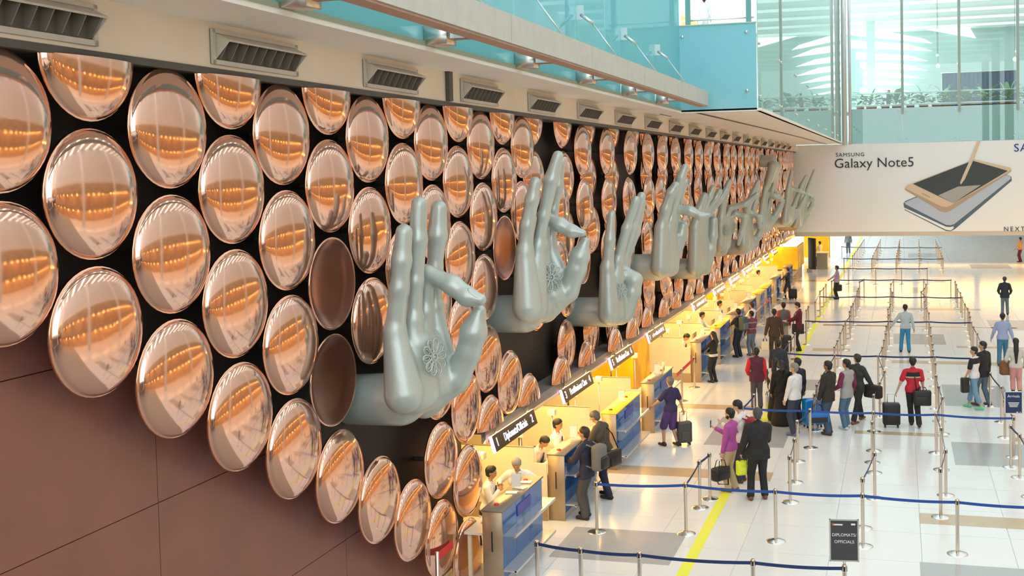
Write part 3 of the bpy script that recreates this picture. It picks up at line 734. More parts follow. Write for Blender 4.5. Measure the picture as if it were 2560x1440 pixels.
for k in range(0, 65):
    y = S0+PC*k
    col_j = [j for j in ([0, 1, 2, 3, 4, 5] if k % 2 == 0 else [-.5, .5, 1.5, 2.5, 3.5, 4.5, 5.5])]
    back = 0.
    if k >= 12:
        back = [0, -.17, .02, -.19][k % 4] if k < 60 else 0
    n_in_col = 0
    for j in col_j:
        z = ZT-Q*j
        if k in lowest and j > lowest[k]: continue
        if k > 9 and z < ZBOT-.35: continue
        if (k, j) in {(0, 0), (7, 3.5), (12, 3), (13, 3.5), (14, 3.0), (17, 2.5), (21, .5)} and (k, j) != (0, 0): continue
        if k >= 13 and (k, j) not in dishes and rng.random() < (.05 if k < 22 else .0): continue
        kind = 'dish' if (k, j) in dishes else 'dome'
        cut = None; keep = 1
        xj = rng.uniform(-.02, .02) if k < 12 else rng.uniform(-.07, .08)
        if z+R_D > ZTOP: cut, keep = ZTOP-z, 1
        if k > 9 and z-R_D < ZBOT: cut, keep = ZBOT-z, -1
        if cut is not None:
            if keep*cut < -R_D*.93: continue
            if keep*cut > R_D*.93: cut = None
        if any(math.hypot(y-ay, z-az) < ar+R_D*.30 for ay, az, ar in ARMS): continue
        n_in_col += 1
        nm = 'copper_disc' if kind == 'dome' else 'copper_dish'
        o = link(nm, get_disc(kind, cut, keep), None, (-7.09+back+xj, y+rng.uniform(-.012, .012), z))
        w = ('convex copper disc' if kind == 'dome' else 'dark brown concave dish')
        if cut is not None and keep == 1: w = 'copper disc cut off by the fascia'
        if cut is not None and keep == -1: w = 'copper disc cut by the desk canopy'
        tag(o, w+', '+ordn(n_in_col)+' down in the '+ordn(k+1)+' column from the left', 'copper disc', 'copper discs on the wall')
        st = link('stem', stem_me, o); gap = o.location.x-(XW+(.055 if z < ZL(y)+.05 else .004)); off = .09 if kind == 'dish' else 0; st.scale = ((gap-off)/.40, 1, 1); st.location = (-off, 0, 0); nd += 1
print('discs', nd)
# ------------------------------------------------------------------ immigration desks under the canopy
m_cream = mat('cream_laminate', (.74, .63, .44), .5, noise=.04, nscale=2)
m_gold = mat('brushed_bronze', (.40, .30, .19), .38, .6, noise=.08, nscale=12)
m_top = mat('desk_top_grey', (.22, .185, .15), .3, .2, noise=.1, nscale=6)
m_ytop = mat('desk_top_yellow', (.90, .62, .02), .4)
m_deskw = mat('desk_white', (.76, .70, .58), .4)
m_shelf = mat('shelf_metal', (.60, .60, .60), .35, .6)
m_chair = mat('chair_mesh_brown', (.16, .12, .09), .7)
m_chair_f = mat('chair_frame_black', (.02, .02, .02), .45)
m_lampw = mat('white_box', (.88, .86, .80), .5)
m_navy = mat('navy', (.01, .015, .05), .6)
m_red = mat('red_tape', (.62, .03, .03), .5)
m_mon = mat('monitor_grey', (.30, .25, .19), .5)
m_paper = mat('paper', (.85, .83, .78), .7)
CNT = [(16.46, 18.54, -6.23, 0), (20.05, 22.4, -6.28, 0), (23.75, 26.15, -6.2, 1), (27.35, 29.75, -6.12, 0), (34.2, 36.6, -6.1, 0), (37.5, 39.9, -6.02, 1), (41.0, 43.4, -5.98, 0), (44.6, 47, -5.95, 0), (48.0, 49.8, -5.92, 1), (50.4, 52.4, -5.9, 1), (54.5, 56.9, -5.9, 0), (60.5, 62.9, -5.88, 0)]
YOF = []
def counter(i, y0, y1, xf, yel):
    w = 'yellow-topped' if yel else 'grey-topped'
    o = empty('service_counter', 'bronze and blue-glass service counter, '+w+', '+ordn(i+1)+' from the camera', 'counter', (xf, y0, 0), 0, 'immigration counters')
    L = y1-y0; D = .34; Hh = 1.30
    MB().box(-D, -.03, .02, L, .0, Hh-.03).build('body', m_cream, o)
    e = MB().rbox(-D, 0, 0, .03, .0, Hh-.03, .006, seg=1).build('end_panel', m_gold, o)
    MB().box(-.19, -.165, -.004, .004, .62, .95).build('handle_slot', m_chair_f, e)
    MB().rbox(-D-.02, .02, -.01, L+.01, Hh-.03, Hh, .006, seg=1).build('counter_top', m_ytop if yel else m_top, o)
    n = 3
    for k in range(n):
        a, b = .03+k*(L-.03)/n, .03+(k+1)*(L-.03)/n
        MB().box(-.03, -.012, a+.004, b-.004, .14, Hh-.04).build('glass_panel', g_blue, o)
    MB().box(-.08, -.02, .02, L, 0, .14).build('plinth', m_shelf, o)
    for z, nm in ((.88, 'bag_shelf'), (.30, 'foot_shelf')):
        s = MB().box(-.012, .22, .02, L+.05, z, z+.025).build(nm, g_acryl if z > .5 else m_shelf, o)
        MB().box(.19, .225, .02, L+.05, z-.02, z+.028).build('front_edge', m_shelf, s)
    MB().box(-.012, .004, L*.36, L*.68, .98, 1.16).build('notice_plate', mat('notice_blue', (.06, .06, .34), .4), o)
    # lower working desk behind
    MB().box(-D-.34, -D-.0, .05, L+.30, .86, .90).build('work_surface', m_deskw, o)
    for yy in (.10, L+.22): MB().box(-D-.30, -D-.24, yy, yy+.06, 0, .86).build('leg', m_cream, o)
    return o
def partition(i, y, xf, label):
    o = empty('desk_partition', label, 'partition', (xf, y, 0), 0, 'cream partitions between the desks')
    MB().box(-3.6, -.60, -.06, -.02, 0, 1.42).build('tall_panel', m_cream, o)
    MB().box(-.60, -.34, -.06, -.02, 0, 1.12).build('low_panel', m_cream, o)
    MB().box(-3.6, -.60, -.065, -.015, 1.42, 1.435).build('top_trim', m_top, o)
    MB().box(-3.6, -.34, -.065, -.06, 0, .30).build('kick_plate', m_gold, o)
    return o
def office_chair(loc, rz, label):
    o = empty('office_chair', label, 'chair', loc, rz, 'mesh office chairs behind the desks')
    s = MB().rbox(-.24, .24, -.24, .24, .44, .52, .03).build('seat', m_chair, o)
    b = MB()
    pts = [(.21, .52), (.25, .75), (.24, .98), (.15, 1.10), (-.15, 1.10), (-.24, .98), (-.25, .75), (-.21, .52)]
    b.poly([(x, -.27-.04*(z-.5), z) for x, z in pts], (0, -.025, 0))
    bk = b.build('backrest', m_chair, o)
    MB().tube([(x, -.285-.04*(z-.5), z) for x, z in pts], .018, 8).build('back_frame', m_chair_f, bk)
    for sx in (-1, 1):
        MB().tube([(sx*.26, -.2, .48), (sx*.30, -.15, .66), (sx*.30, .14, .68), (sx*.28, .2, .60)], .018, 8).build('armrest', m_chair_f, o)
    MB().tube([(0, 0, .08), (0, 0, .45)], .03, 10).build('gas_lift', m_chair_f, o)
    for k in range(5):
        t = 2*math.pi*k/5; l = MB().tube([(0, 0, .09), (.28*math.cos(t), .28*math.sin(t), .06)], [.025, .016], 8).build('leg', m_chair_f, o)
        MB().lathe([(.0005, .03), (.028, .025), (.03, 0), (.028, -.025), (.0005, -.03)], (.28*math.cos(t), .28*math.sin(t), .03), 8, axis='x').build('castor', m_chair_f, l)
    return o
def box_lamp(loc, hgt, label):
    o = empty('box_post', label, 'camera post', loc, 0, 'white boxes on posts at the desks')
    MB().tube([(0, 0, 0), (0, 0, hgt)], .016, 8).build('post', m_shelf, o)
    MB().lathe([(.0005, .0), (.09, 0), (.09, .012), (.0005, .014)], n=16).build('foot', m_shelf, o)
    MB().rbox(-.08, .08, -.075, .075, hgt, hgt+.13, .015).build('box', m_lampw, o)
    return o
for i, (y0, y1, xf, yel) in enumerate(CNT):
    counter(i, y0, y1, xf, yel)
    if i: partition(i, y0, xf, 'cream partition beside the '+ordn(i+1)+' counter from the camera')
    if i and i < 10:
        cx, cyy = {2: (-7.75, 26.2), 3: (-7.55, 29.7)}.get(i, (xf-1.5, y0+2.6))
        office_chair((cx, cyy, 0), -1.3, 'brown mesh office chair behind the '+ordn(i+1)+' counter from the camera')
BP = [(-7.49, 18.8), (-7.34, 20.54), (-7.31, 22.53), (-7.38, 24.52), (-7.32, 26.4), (-7.39, 28.46), (-7.24, 29.95)]+[(xf-1.2, y0+dy) for y0, y1, xf, ye in CNT[4:] for dy in (.6, 2.6)]
for i, (x, y) in enumerate(BP): box_lamp((x, y, 0), 1.48, 'white box on a thin post behind the counters, '+ordn(i+1)+' from the camera')
# red tape at the near counter end
# things on the counter tops
def leaflet(loc, rz, label):
    o = empty('leaflet_stand', label, 'leaflet stand', loc, rz, 'acrylic stands on the counters')
    MB().box(-.09, .09, -.005, .005, .0, .30).build('card', g_acryl, o)
    MB().box(-.08, .08, -.07, .07, 0, .008).build('foot', g_acryl, o)
    MB().box(-.07, .07, -.0065, -.0055, .05, .27).build('sheet', m_paper, o)
for i, (y0, y1, xf, yel) in enumerate(CNT[:8]):
    leaflet((xf-.17, y0+1.2, 1.30), .2, 'clear acrylic leaflet stand on the '+ordn(i+1)+' counter from the camera')
    for k, yy in enumerate((.30, 1.75)):
        s = MB().lathe([(.0005, .03), (.035, .028), (.045, .01), (.045, 0)], n=12).build('stamp_pad', m_red, None, (xf-.2, y0+yy, 1.30))
        tag(s, 'small red stamp at the '+('near' if k == 0 else 'far')+' end of the '+ordn(i+1)+' counter', 'stamp', 'red stamps on the counters')
    if i in (0, 1, 3, 4, 5):
        kb = empty('computer_keyboard', 'pale keyboard on the working desk of the '+ordn(i+1)+' counter', 'keyboard', (xf-.51, y0+.75, .902), .1, 'keyboards at the desks')
        MB().rbox(-.09, .09, -.22, .22, 0, .02, .006, seg=1).build('base', m_lampw, kb)
        for r in range(4): MB().box(-.075+r*.038, -.045+r*.038, -.205, .205, .02, .027).build('key_row', m_paper, kb)
for i in (4, 5, 6):
    y0, y1, xf, yel = CNT[i]
    mo = empty('monitor', 'brown-grey monitor seen from behind at the '+ordn(i+1)+' counter', 'monitor', (xf-.51, y0+1.6, .902), 0, 'monitors at the desks')
    MB().rbox(-.03, .03, -.26, .26, .12, .46, .012).build('screen', m_mon, mo); MB().tube([(0, 0, 0), (0, 0, .14)], .03, 8).build('stand', m_chair_f, mo)
    MB().box(-.10, .10, -.12, .12, 0, .012).build('foot', m_chair_f, mo)
for k, (x, y, r) in enumerate(((-6.42, 17.45, .2), (-6.36, 17.75, -.3), (-6.38, 18.1, .1))):
    d_ = MB().box(-.10, .10, -.07, .07, 0, .012).build('passport_paper', m_paper, None, (x, y, 1.301), r); tag(d_, 'white papers on the nearest counter top, '+ordn(k+1)+' from the camera', 'papers', 'papers on the nearest counter')
bt = empty('bottle', 'small green-capped bottle on the fourth counter', 'bottle', (-6.3, 29.4, 1.30))
MB().lathe([(.0005, 0), (.035, 0), (.035, .15), (.014, .19), (.014, .21)], n=12).build('body', m_lampw, bt); MB().lathe([(.018, .20), (.018, .235), (.0005, .237)], n=10).build('cap', mat('green_cap', (.1, .6, .1), .4), bt)
pb = empty('drawer_box', 'grey metal drawer unit behind the third counter', 'drawer unit', (-8.4, 24.6, 0), 0)
MB().box(-.3, .3, -.25, .25, 0, .85).build('body', m_deskw, pb); MB().box(.3, .315, -.23, .23, .45, .8).build('drawer', m_cream, pb); MB().box(-.31, .32, -.26, .26, .85, .87).build('top', m_paper, pb)
pb2 = empty('drawer_box', 'white metal cabinet with folders behind the second counter', 'drawer unit', (-8.55, 20.9, 0), 0)
MB().box(-.3, .3, -.25, .25, 0, .95).build('body', m_lampw, pb2); MB().box(.3, .315, -.23, .23, .05, .9).build('door', m_deskw, pb2)
fo = empty('folder_stack', 'dark folders lying on the white cabinet', 'folders', (-8.55, 20.9, .95), .2)
MB().box(-.16, .16, -.22, .22, 0, .03).build('folder', m_chair_f, fo); MB().box(-.15, .15, -.2, .2, .03, .055).build('folder', m_mon, fo)
# ------------------------------------------------------------------ display signs at the canopy edge
m_sign = mat('sign_black', (.012, .014, .02), .25)
m_led = mat('led_text', (.80, .82, 1), .5, emit=2.2)
m_ledv = mat('led_violet', (.45, .35, 1), .5, emit=1.6)
SG = [(18.05, 20.35, 'Diplomats/Officials', 1), (22.22, 24.48, 'First/Business Class', 3), (26.26, 28.55, 'First/Business Class', 5), (30.5, 32.7, 'Indian Passport', 7), (37.6, 40.2, 'Indian Passport', 9), (42.1, 44.7, 'Indian Passport', 11), (46.4, 49.0, 'Indian Passport', 13), (50.5, 53.5, 'Indian Passport', 15), (54.8, 57.2, '', 17), (58.5, 60.5, '', 19), (62.5, 64.8, '', 21), (67, 69, '', 23)]
def glyphs(o, fr, x0, x1, z0, hh):      # a lit line too small to read
    r_ = random.Random(int(x1*100)); x = x0; mb = MB()
    while x < x1:
        w = r_.uniform(.05, .10); mb.box(x, x+w*.35, z0, z0+hh*r_.choice((.7, 1)), 0, .004, M=fr); mb.box(x+w*.35, x+w, z0+hh*r_.choice((0, .3, .55)), z0+hh*.7, 0, .004, M=fr); x += w+r_.choice((.02, .02, .07))
    g_ = mb.build('lit_line', m_led, o); g_['kind'] = 'stuff'
for i, (y0, y1, tx, no) in enumerate(SG):
    L = y1-y0
    o = empty('display_sign', 'black display sign with glowing letters hung at the canopy edge, '+ordn(i+1)+' from the camera', 'sign', (-6.98, y0, 2.08), 0, 'display signs along the canopy')
    up = Vector((-.30, 0, 1)).normalized(); ex = Vector((0, 1, 0))
    fr = frame((0, 0, 0), ex, up)
    hgt = .27
    MB().box(0, L, -hgt, .02, -.05, 0, M=fr).build('case', m_sign, o)
    MB().box(-.012, 0, -hgt-.01, .03, -.055, .006, M=fr).build('end_cap', m_ledv, o)
    if i < 8:
        sz = .22 if i < 3 else .18
        text('number', str(no), sz, fr @ Matrix.Translation((.12, -hgt*.72, .003)), m_led, o, .002)
        text('number', str(no+1), sz, fr @ Matrix.Translation((L-.28, -hgt*.72, .003)), m_led, o, .002)
        if i < 3: text('lettering', tx, .20, fr @ Matrix.Translation((L*.5, -hgt*.70, .003)), m_led, o, .002, 'CENTER', .82)
        else: glyphs(o, fr, L*.22, L*.84, -hgt*.66, hgt*.38)
    else: glyphs(o, fr, .1, L-.1, -hgt*.66, hgt*.4)
    for yy in (.3, L-.3): MB().box(-.06, -.02, yy-.02, yy+.02, -.05, .12).build('hanger', m_steel, o)
# ------------------------------------------------------------------ yellow printed boards
def yprint(nm, c2):
    M = bpy.data.materials.new(nm); M.use_nodes = True; nt = M.node_tree; b = nt.nodes['Principled BSDF']
    tc = nt.nodes.new('ShaderNodeTexCoord'); vo = nt.nodes.new('ShaderNodeTexVoronoi'); vo.inputs['Scale'].default_value = 1.1
    cr = nt.nodes.new('ShaderNodeValToRGB'); cr.color_ramp.elements[0].position = .3; cr.color_ramp.elements[0].color = (.90, .56, .0, 1); cr.color_ramp.elements[1].position = .55; cr.color_ramp.elements[1].color = (*c2, 1)
    nt.links.new(tc.outputs['Object'], vo.inputs['Vector']); nt.links.new(vo.outputs['Distance'], cr.inputs['Fac']); nt.links.new(cr.outputs['Color'], b.inputs['Base Color']); b.inputs['Roughness'].default_value = .45
    return M
m_yb = yprint('yellow_print', (.85, .44, .0)); m_yb2 = yprint('yellow_print_dark', (.70, .34, .0))
def yboard(label, x0, x1, y0, y1, h, stem=0):
    o = empty('yellow_board', label, 'board', (x1, y0, 0))
    MB().box(x0-x1, 0, 0, .08, stem, h).build('front_panel', m_yb, o)
    MB().box(-.08, 0, .08, y1-y0, stem, h).build('side_panel', m_yb2, o)
    MB().box(x0-x1, x0-x1+.08, .08, y1-y0, stem, h).build('side_panel', m_yb2, o)
    if stem:
        b = MB().box(x0-x1+.1, -.12, .1, y1-y0-.1, 0, stem).build('base', m_gold, o)
        for k in range(5): MB().box(x0-x1+.09, -.11, .09, .1, stem*k/5+.02, stem*(k+1)/5-.02).build('base_slat', m_top, b)
    return o
yboard('yellow printed partition beyond the fourth counter', -8.9, -7.6, 31.2, 33.4, 2.1)
yboard('yellow printed partition behind the sixth and seventh counters', -9.0, -7.3, 44.9, 46.6, 2.1)
yboard('big amber printed kiosk on a slatted base at the end of the desks', -8.4, -5.8, 65.2, 69.5, 2.12, .8)
yboard('small yellow panel far behind the amber kiosk', -7.0, -5.1, 84, 84.6, 2.4)
sc = empty('kiosk_screen', 'dark upright information screen beside the amber kiosk', 'screen', (-5.5, 72.2, 0), .5)
MB().rbox(-.06, .06, -.5, .5, .2, 2.2, .02).build('panel', m_chair_f, sc); MB().box(.06, .07, -.44, .44, .3, 2.1).build('display', m_navy, sc); MB().box(-.2, .2, -.4, .4, 0, .2).build('base', m_shelf, sc)
hc = empty('help_desk', 'pale help desk beside the far person in the white shirt', 'counter', (-5.0, 74.6, 0), 0)
MB().box(-.35, .35, -.5, .5, 0, 1.05).build('body', m_gold, hc); MB().rbox(-.4, .4, -.55, .55, 1.05, 1.1, .01).build('top', m_cream, hc); MB().box(.35, .36, -.45, .45, .1, 1.0).build('front_panel', m_lampw, hc)
# ------------------------------------------------------------------ belt stanchions
m_post = mat('stanchion_steel', (.62, .58, .52), .25, 1., noise=.05, nscale=20)
m_base = mat('stanchion_base', (.74, .73, .71), .22, 1.)
m_cass = mat('belt_cassette', (.02, .02, .025), .5)
m_belt = mat('belt_blue', (.012, .07, .34), .5)
m_belt_d = mat('belt_navy', (.008, .03, .13), .55)
SH = .956
base_me = MB().lathe([(.0005, .045), (.04, .043), (.09, .032), (.15, .014), (.175, .006), (.18, 0)], n=20).mesh('base', m_base)
pole_me = MB().lathe([(.032, .03), (.032, .88)], n=14).mesh('pole', m_post)
head_me = MB().lathe([(.032, .85), (.037, .855), (.037, .945), (.030, .956), (.0005, .957)], n=14).mesh('head', m_post)
cass_me = MB().box(-.039, .039, -.015, .015, .865, .93).box(-.015, .015, -.039, .039, .865, .93).mesh('cassette', m_cass)
ST = {}
def stanchion(key, label, group='belt stanchions of the queue'):
    if key in ST: return ST[key]
    x, y = fl(key[0], key[1], SH)
    o = empty('belt_stanchion', label, 'stanchion', (x, y, 0), 0, group)
    link('base', base_me, o); link('pole', pole_me, o); h = link('head', head_me, o); link('cassette', cass_me, h)
    ST[key] = o
    return o
def belt(a, b, m_=None):
    p, q = Vector(a.location), Vector(b.location); d = q-p; L = d.length; n = 8; t = .0025
    nrm = Vector((-d.y, d.x, 0)).normalized()
    vs = []; fs = []
    for i in range(n+1):
        s = i/n; c = d*(.035/L+s*(1-.07/L)); sag = -4*.035*s*(1-s)*min(L, 2.2)/2.2
        for sz in (.875, .925):
            for sn in (-1, 1): vs.append(c+nrm*t*sn+Vector((0, 0, sz+sag)))
    for i in range(n):
        k = i*4
        fs += [(k, k+4, k+6, k+2), (k+1, k+3, k+7, k+5), (k+2, k+6, k+7, k+3), (k, k+1, k+5, k+4)]
    fs += [(0, 2, 3, 1), (n*4, n*4+1, n*4+3, n*4+2)]
    MB().add(vs, fs).build('belt', m_ or m_belt, a)
def chain(phrase, pts, belts=True, m_=None, first=''):
    prev = None; k = 0
    for p in pts:
        k += 1
        o = stanchion(p, 'belt stanchion, '+ordn(k)+' from the '+('left' if first == '' else first)+' '+phrase)
        if prev is not None and belts: belt(prev, o, m_)
        prev = o
chain('in the nearest belt row', [(1342, 1351), (1451, 1368), (1598, 1379), (1882, 1398), (2111, 1412)], m_=m_belt_d)
chain('in the second belt row', [(1490, 1203), (1713, 1206), (1938, 1222), (2156, 1232), (2393, 1248), (2640, 1262)])
chain('in the third belt row', [(1856, 1015), (2025, 1021), (2183, 1027), (2340, 1031), (2534, 1040)])
chain('in the fourth belt row', [(1953, 878), (2087, 884), (2195, 886), (2283, 888), (2337, 888), (2471, 891)], m_=m_belt_d)
chain('in the fifth belt row', [(2015, 799), (2114, 800), (2222, 800), (2323, 801), (2428, 803)], m_=m_belt_d)
chain('in the sixth belt row', [(2050, 739), (2139, 739), (2225, 739), (2316, 740), (2405, 741)], m_=m_belt_d)
chain('in the seventh belt row', [(2085, 697), (2160, 697), (2234, 697), (2309, 697), (2377, 698)], m_=m_belt_d)
chain('in the eighth belt row', [(2093, 669), (2121, 669), (2189, 669), (2254, 669), (2318, 669)], m_=m_belt_d)
chain('in the ninth belt row', [(2110, 644), (2179, 645), (2240, 645), (2298, 645), (2358, 645)], m_=m_belt_d)
chain('in the farthest belt row', [(2104, 615), (2192, 617), (2246, 617), (2300, 617), (2353, 617)], m_=m_belt_d)
NR, BH = 'camera', 'behind '
chain('beside the pink sweater man', [(1713, 1206), (1748, 1150), (1773, 1131)], m_=m_belt_d, first='camera')
chain('between rows two and three near the black suit', [(1974, 1138), (1986, 1095), (1993, 1050), (2025, 1021)], m_=m_belt_d, first='camera')
chain('between rows two and three, middle line', [(2156, 1193), (2186, 1129), (2184, 1074), (2180, 1052), (2183, 1027)], m_=m_belt_d, first='camera')
chain('between rows two and three, right line', [(2351, 1169), (2364, 1122), (2353, 1067), (2340, 1031)], m_=m_belt_d, first='camera')
chain('near the right edge, past the small sign', [(2575, 1125), (2549, 1083), (2527, 1061)], m_=m_belt_d, first='camera')
chain('at the maroon vest', [(1856, 1015), (1885, 984)], first='camera')
chain('between rows three and four, left line', [(2025, 1021), (2036, 983), (2042, 959), (2055, 934), (2087, 884)], m_=m_belt_d, first='camera')
chain('between rows three and four, middle line', [(2183, 1027), (2184, 985), (2199, 953), (2211, 925), (2195, 886)], m_=m_belt_d, first='camera')
chain('between rows three and four, third line', [(2340, 1031), (2356, 990), (2347, 963), (2340, 936), (2338, 905), (2337, 888)], m_=m_belt_d, first='camera')
chain('between rows three and four, right line', [(2534, 1040), (2512, 998), (2503, 964), (2475, 930), (2471, 891)], m_=m_belt_d, first='camera')
chain('between rows four and five at the yellow line', [(1953, 878), (1973, 852), (1987, 831)], m_=m_belt_d, first='camera')
chain('between rows four and five, left line', [(2087, 884), (2086, 864), (2094, 848), (2101, 829), (2109, 811), (2114, 800)], m_=m_belt_d, first='camera')
chain('between rows four and five, middle line', [(2195, 886), (2206, 865), (2210, 847), (2214, 831), (2216, 812), (2222, 800)], m_=m_belt_d, first='camera')
chain('between rows four and five, third line', [(2337, 888), (2332, 872), (2331, 857), (2328, 836), (2326, 815), (2323, 801)], m_=m_belt_d, first='camera')
chain('between rows four and five, right line', [(2471, 891), (2459, 870), (2452, 851), (2443, 831), (2433, 814), (2428, 803)], m_=m_belt_d, first='camera')
chain('between rows five and six at the yellow line', [(2015, 799), (2016, 773), (2021, 764)], m_=m_belt_d, first='camera')
chain('between rows five and six, left line', [(2114, 800), (2125, 786), (2124, 776), (2128, 764), (2133, 756), (2139, 739)], m_=m_belt_d, first='camera')
chain('between rows five and six, middle line', [(2222, 800), (2222, 784), (2220, 770), (2226, 757), (2225, 739)], m_=m_belt_d, first='camera')
chain('between rows five and six, third line', [(2323, 801), (2322, 780), (2316, 767), (2311, 751), (2316, 740)], m_=m_belt_d, first='camera')
chain('between rows five and six, right line', [(2428, 803), (2425, 789), (2423, 778), (2419, 769), (2412, 758), (2405, 741)], m_=m_belt_d, first='camera')
chain('between rows six and seven at the yellow line', [(2038, 752), (2050, 726), (2059, 718), (2065, 709)], m_=m_belt_d, first='camera')
chain('beside the lilac shirt man', [(2079, 701), (2086, 694)], m_=m_belt_d, first='camera')
chain('between rows six and seven, left line', [(2139, 739), (2143, 725), (2146, 719), (2149, 702), (2160, 697)], m_=m_belt_d, first='camera')
chain('between rows six and seven, middle line', [(2225, 739), (2231, 729), (2226, 719), (2227, 708), (2234, 697)], m_=m_belt_d, first='camera')
chain('between rows six and seven, third line', [(2316, 740), (2303, 727), (2311, 718), (2315, 709), (2309, 697)], m_=m_belt_d, first='camera')
chain('between rows six and seven, right line', [(2405, 741), (2401, 730), (2394, 720), (2391, 709), (2388, 702)], m_=m_belt_d, first='camera')
for nm, c0, c1, n in (('first far line from the left', (2132, 638), (2160, 598), 9), ('second far line from the left', (2179, 645), (2201, 598), 9), ('third far line from the left', (2240, 645), (2249, 598), 9), ('fourth far line from the left', (2298, 645), (2297, 598), 9), ('fifth far line from the left', (2358, 645), (2338, 598), 9)):
    pts = []
    a, b = Vector((*fl(*c0, SH), 0)), Vector((*fl(*c1, SH), 0))
    pts.append(c0)
    for i in range(1, n):
        p = a.lerp(b, i/(n-1)); d = depth((p.x, p.y, SH)); q = p+Vector((0, 0, SH-H)); pts.append((round(PX+F*q.dot(RT)/d, 2), round(PY-F*q.dot(UP)/d, 2)))
    chain('in the '+nm, pts, m_=m_belt_d, first='camera')
# red tape barriers between the counters
def red_pair(label, p0, p1, q=None):
    m2 = m_red
    a = stanchion(p0, 'steel stanchion holding red tape '+label+', nearer one', 'stanchions with red tape'); b = stanchion(p1, 'steel stanchion holding red tape '+label+', farther one', 'stanchions with red tape')
    p, q_ = Vector(a.location), Vector(b.location); d = q_-p; nrm = Vector((-d.y, d.x, 0)).normalized()*.003
    mb = MB(); mb.poly([Vector((0, 0, .84))-d*.35, d+Vector((0, 0, .84)), d+Vector((0, 0, .95)), Vector((0, 0, .95))-d*.35], nrm*2)
    mb.build('red_tape', m_red, a)
red_pair('between the fourth and fifth counters', (1704, 921), (1735, 892))
red_pair('near the seventh counter', (1912, 757), (1924, 745))
rt = empty('red_tape_barrier', 'red tape stretched at the near end of the first counter', 'tape', (-6.9, 15.4, 0)); 
MB().box(0, .004, 0, .62, .80, .93).build('tape', m_red, rt); MB().lathe([(.03, 0), (.03, .95), (.0005, .96)], n=12).build('post', m_post, rt)
# ------------------------------------------------------------------ sign boards on posts
def sign_board(key, label, w, h, face, lines, nm):
    o = empty('sign_board', label, 'sign board', (*fl(*key, SH), SH), 0)
    yaw = math.radians(14); M = Matrix.Rotation(yaw*.5, 4, 'Z')
    MB().tube([(0, 0, 0), (0, 0, .05)], .02, 8).build('stem', m_post, o)
    fr_ = MB(); fr_.box(-w/2-.02, w/2+.02, -.012, .012, .05, .05+.02, M=M).box(-w/2-.02, w/2+.02, -.012, .012, .05+h, .07+h, M=M).box(-w/2-.02, -w/2, -.012, .012, .05, .07+h, M=M).box(w/2, w/2+.02, -.012, .012, .05, .07+h, M=M)
    fr_.build('frame', m_alu, o)
    MB().box(-w/2, w/2, -.006, .008, .06, .06+h, M=M).build('face', face, o)
    for tx, sz, zz_, mm in lines:
        text('lettering', tx, sz, M @ frame((0, -.008, .06+zz_), (1, 0, 0), (0, 0, 1)), mm, o, .0015, 'CENTER')
    return o, M
m_face_g = mat('sign_face_grey', (.055, .06, .065), .4); m_face_b = mat('sign_face_blue', (.008, .025, .10), .4); m_wtext = mat('sign_white', (.85, .86, .87), .5)
so_, M_ = sign_board((2111, 1412), 'grey sign board reading diplomats officials on the nearest belt row', .38, .60, m_face_g, [('DIPLOMATS/', .062, .36, m_wtext), ('OFFICIALS', .062, .26, m_wtext)], 's')
MB().box(-.15, -.02, -.009, -.007, .58, .60, M=M_).build('small_print', m_wtext, so_); MB().box(-.17, -.14, -.009, -.007, .575, .61, M=M_).build('logo', mat('logo_red', (.7, .1, .05), .5), so_); MB().box(.10, .16, -.009, -.007, .585, .61, M=M_).build('logo', m_wtext, so_)
so_, M_ = sign_board((2534, 1040), 'small dark blue Arrivals sign board at the right end of the third belt row', .36, .50, m_face_b, [('Arrivals', .085, .37, m_wtext)], 's')
for k in range(4): MB().box(-.12+.01*k, .12-.012*k, -.009, -.007, .30-.03*k, .314-.03*k, M=M_).build('small_print', m_wtext, so_)
MB().box(.13, .16, -.009, -.007, .08, .10, M=M_).build('logo', mat('logo_orange', (.8, .35, .05), .5), so_); MB().box(.06, .10, -.009, -.007, .08, .10, M=M_).build('logo', m_wtext, so_)
# ------------------------------------------------------------------ people
def cmat(col, rough=.8, nm='cloth'):
    return mat(nm+'_%02x%02x%02x' % tuple(int(c*255) for c in col), col, rough, noise=.08, nscale=14)
SKIN = [(.42, .22, .13), (.50, .29, .19), (.30, .15, .09), (.56, .36, .25)]
BLACK = (.012, .011, .011)
def ik(a, c, l1, l2, bend):
    a = Vector(a); c = Vector(c); d = c-a; L = d.length
    if L > (l1+l2)*.999: c = a+d*((l1+l2)*.999/L); d = c-a; L = d.length
    t = (l1*l1-l2*l2+L*L)/(2*L); h = math.sqrt(max(l1*l1-t*t, 0)); u = d/L
    b = Vector(bend); b = b-u*b.dot(u)
    if b.length < 1e-4: b = Vector((0, 1, 0))
    b.normalize()
    return a+u*t+b*h, c
def hands_low(hands, hem, s):
    return False
def np_mesh_shared(name, v, q, sel, mats):
    me = np_mesh(name, [(v, q, 0)], mats); me.polygons.foreach_set('material_index', sel.astype(np.int32)); me.update(); return me
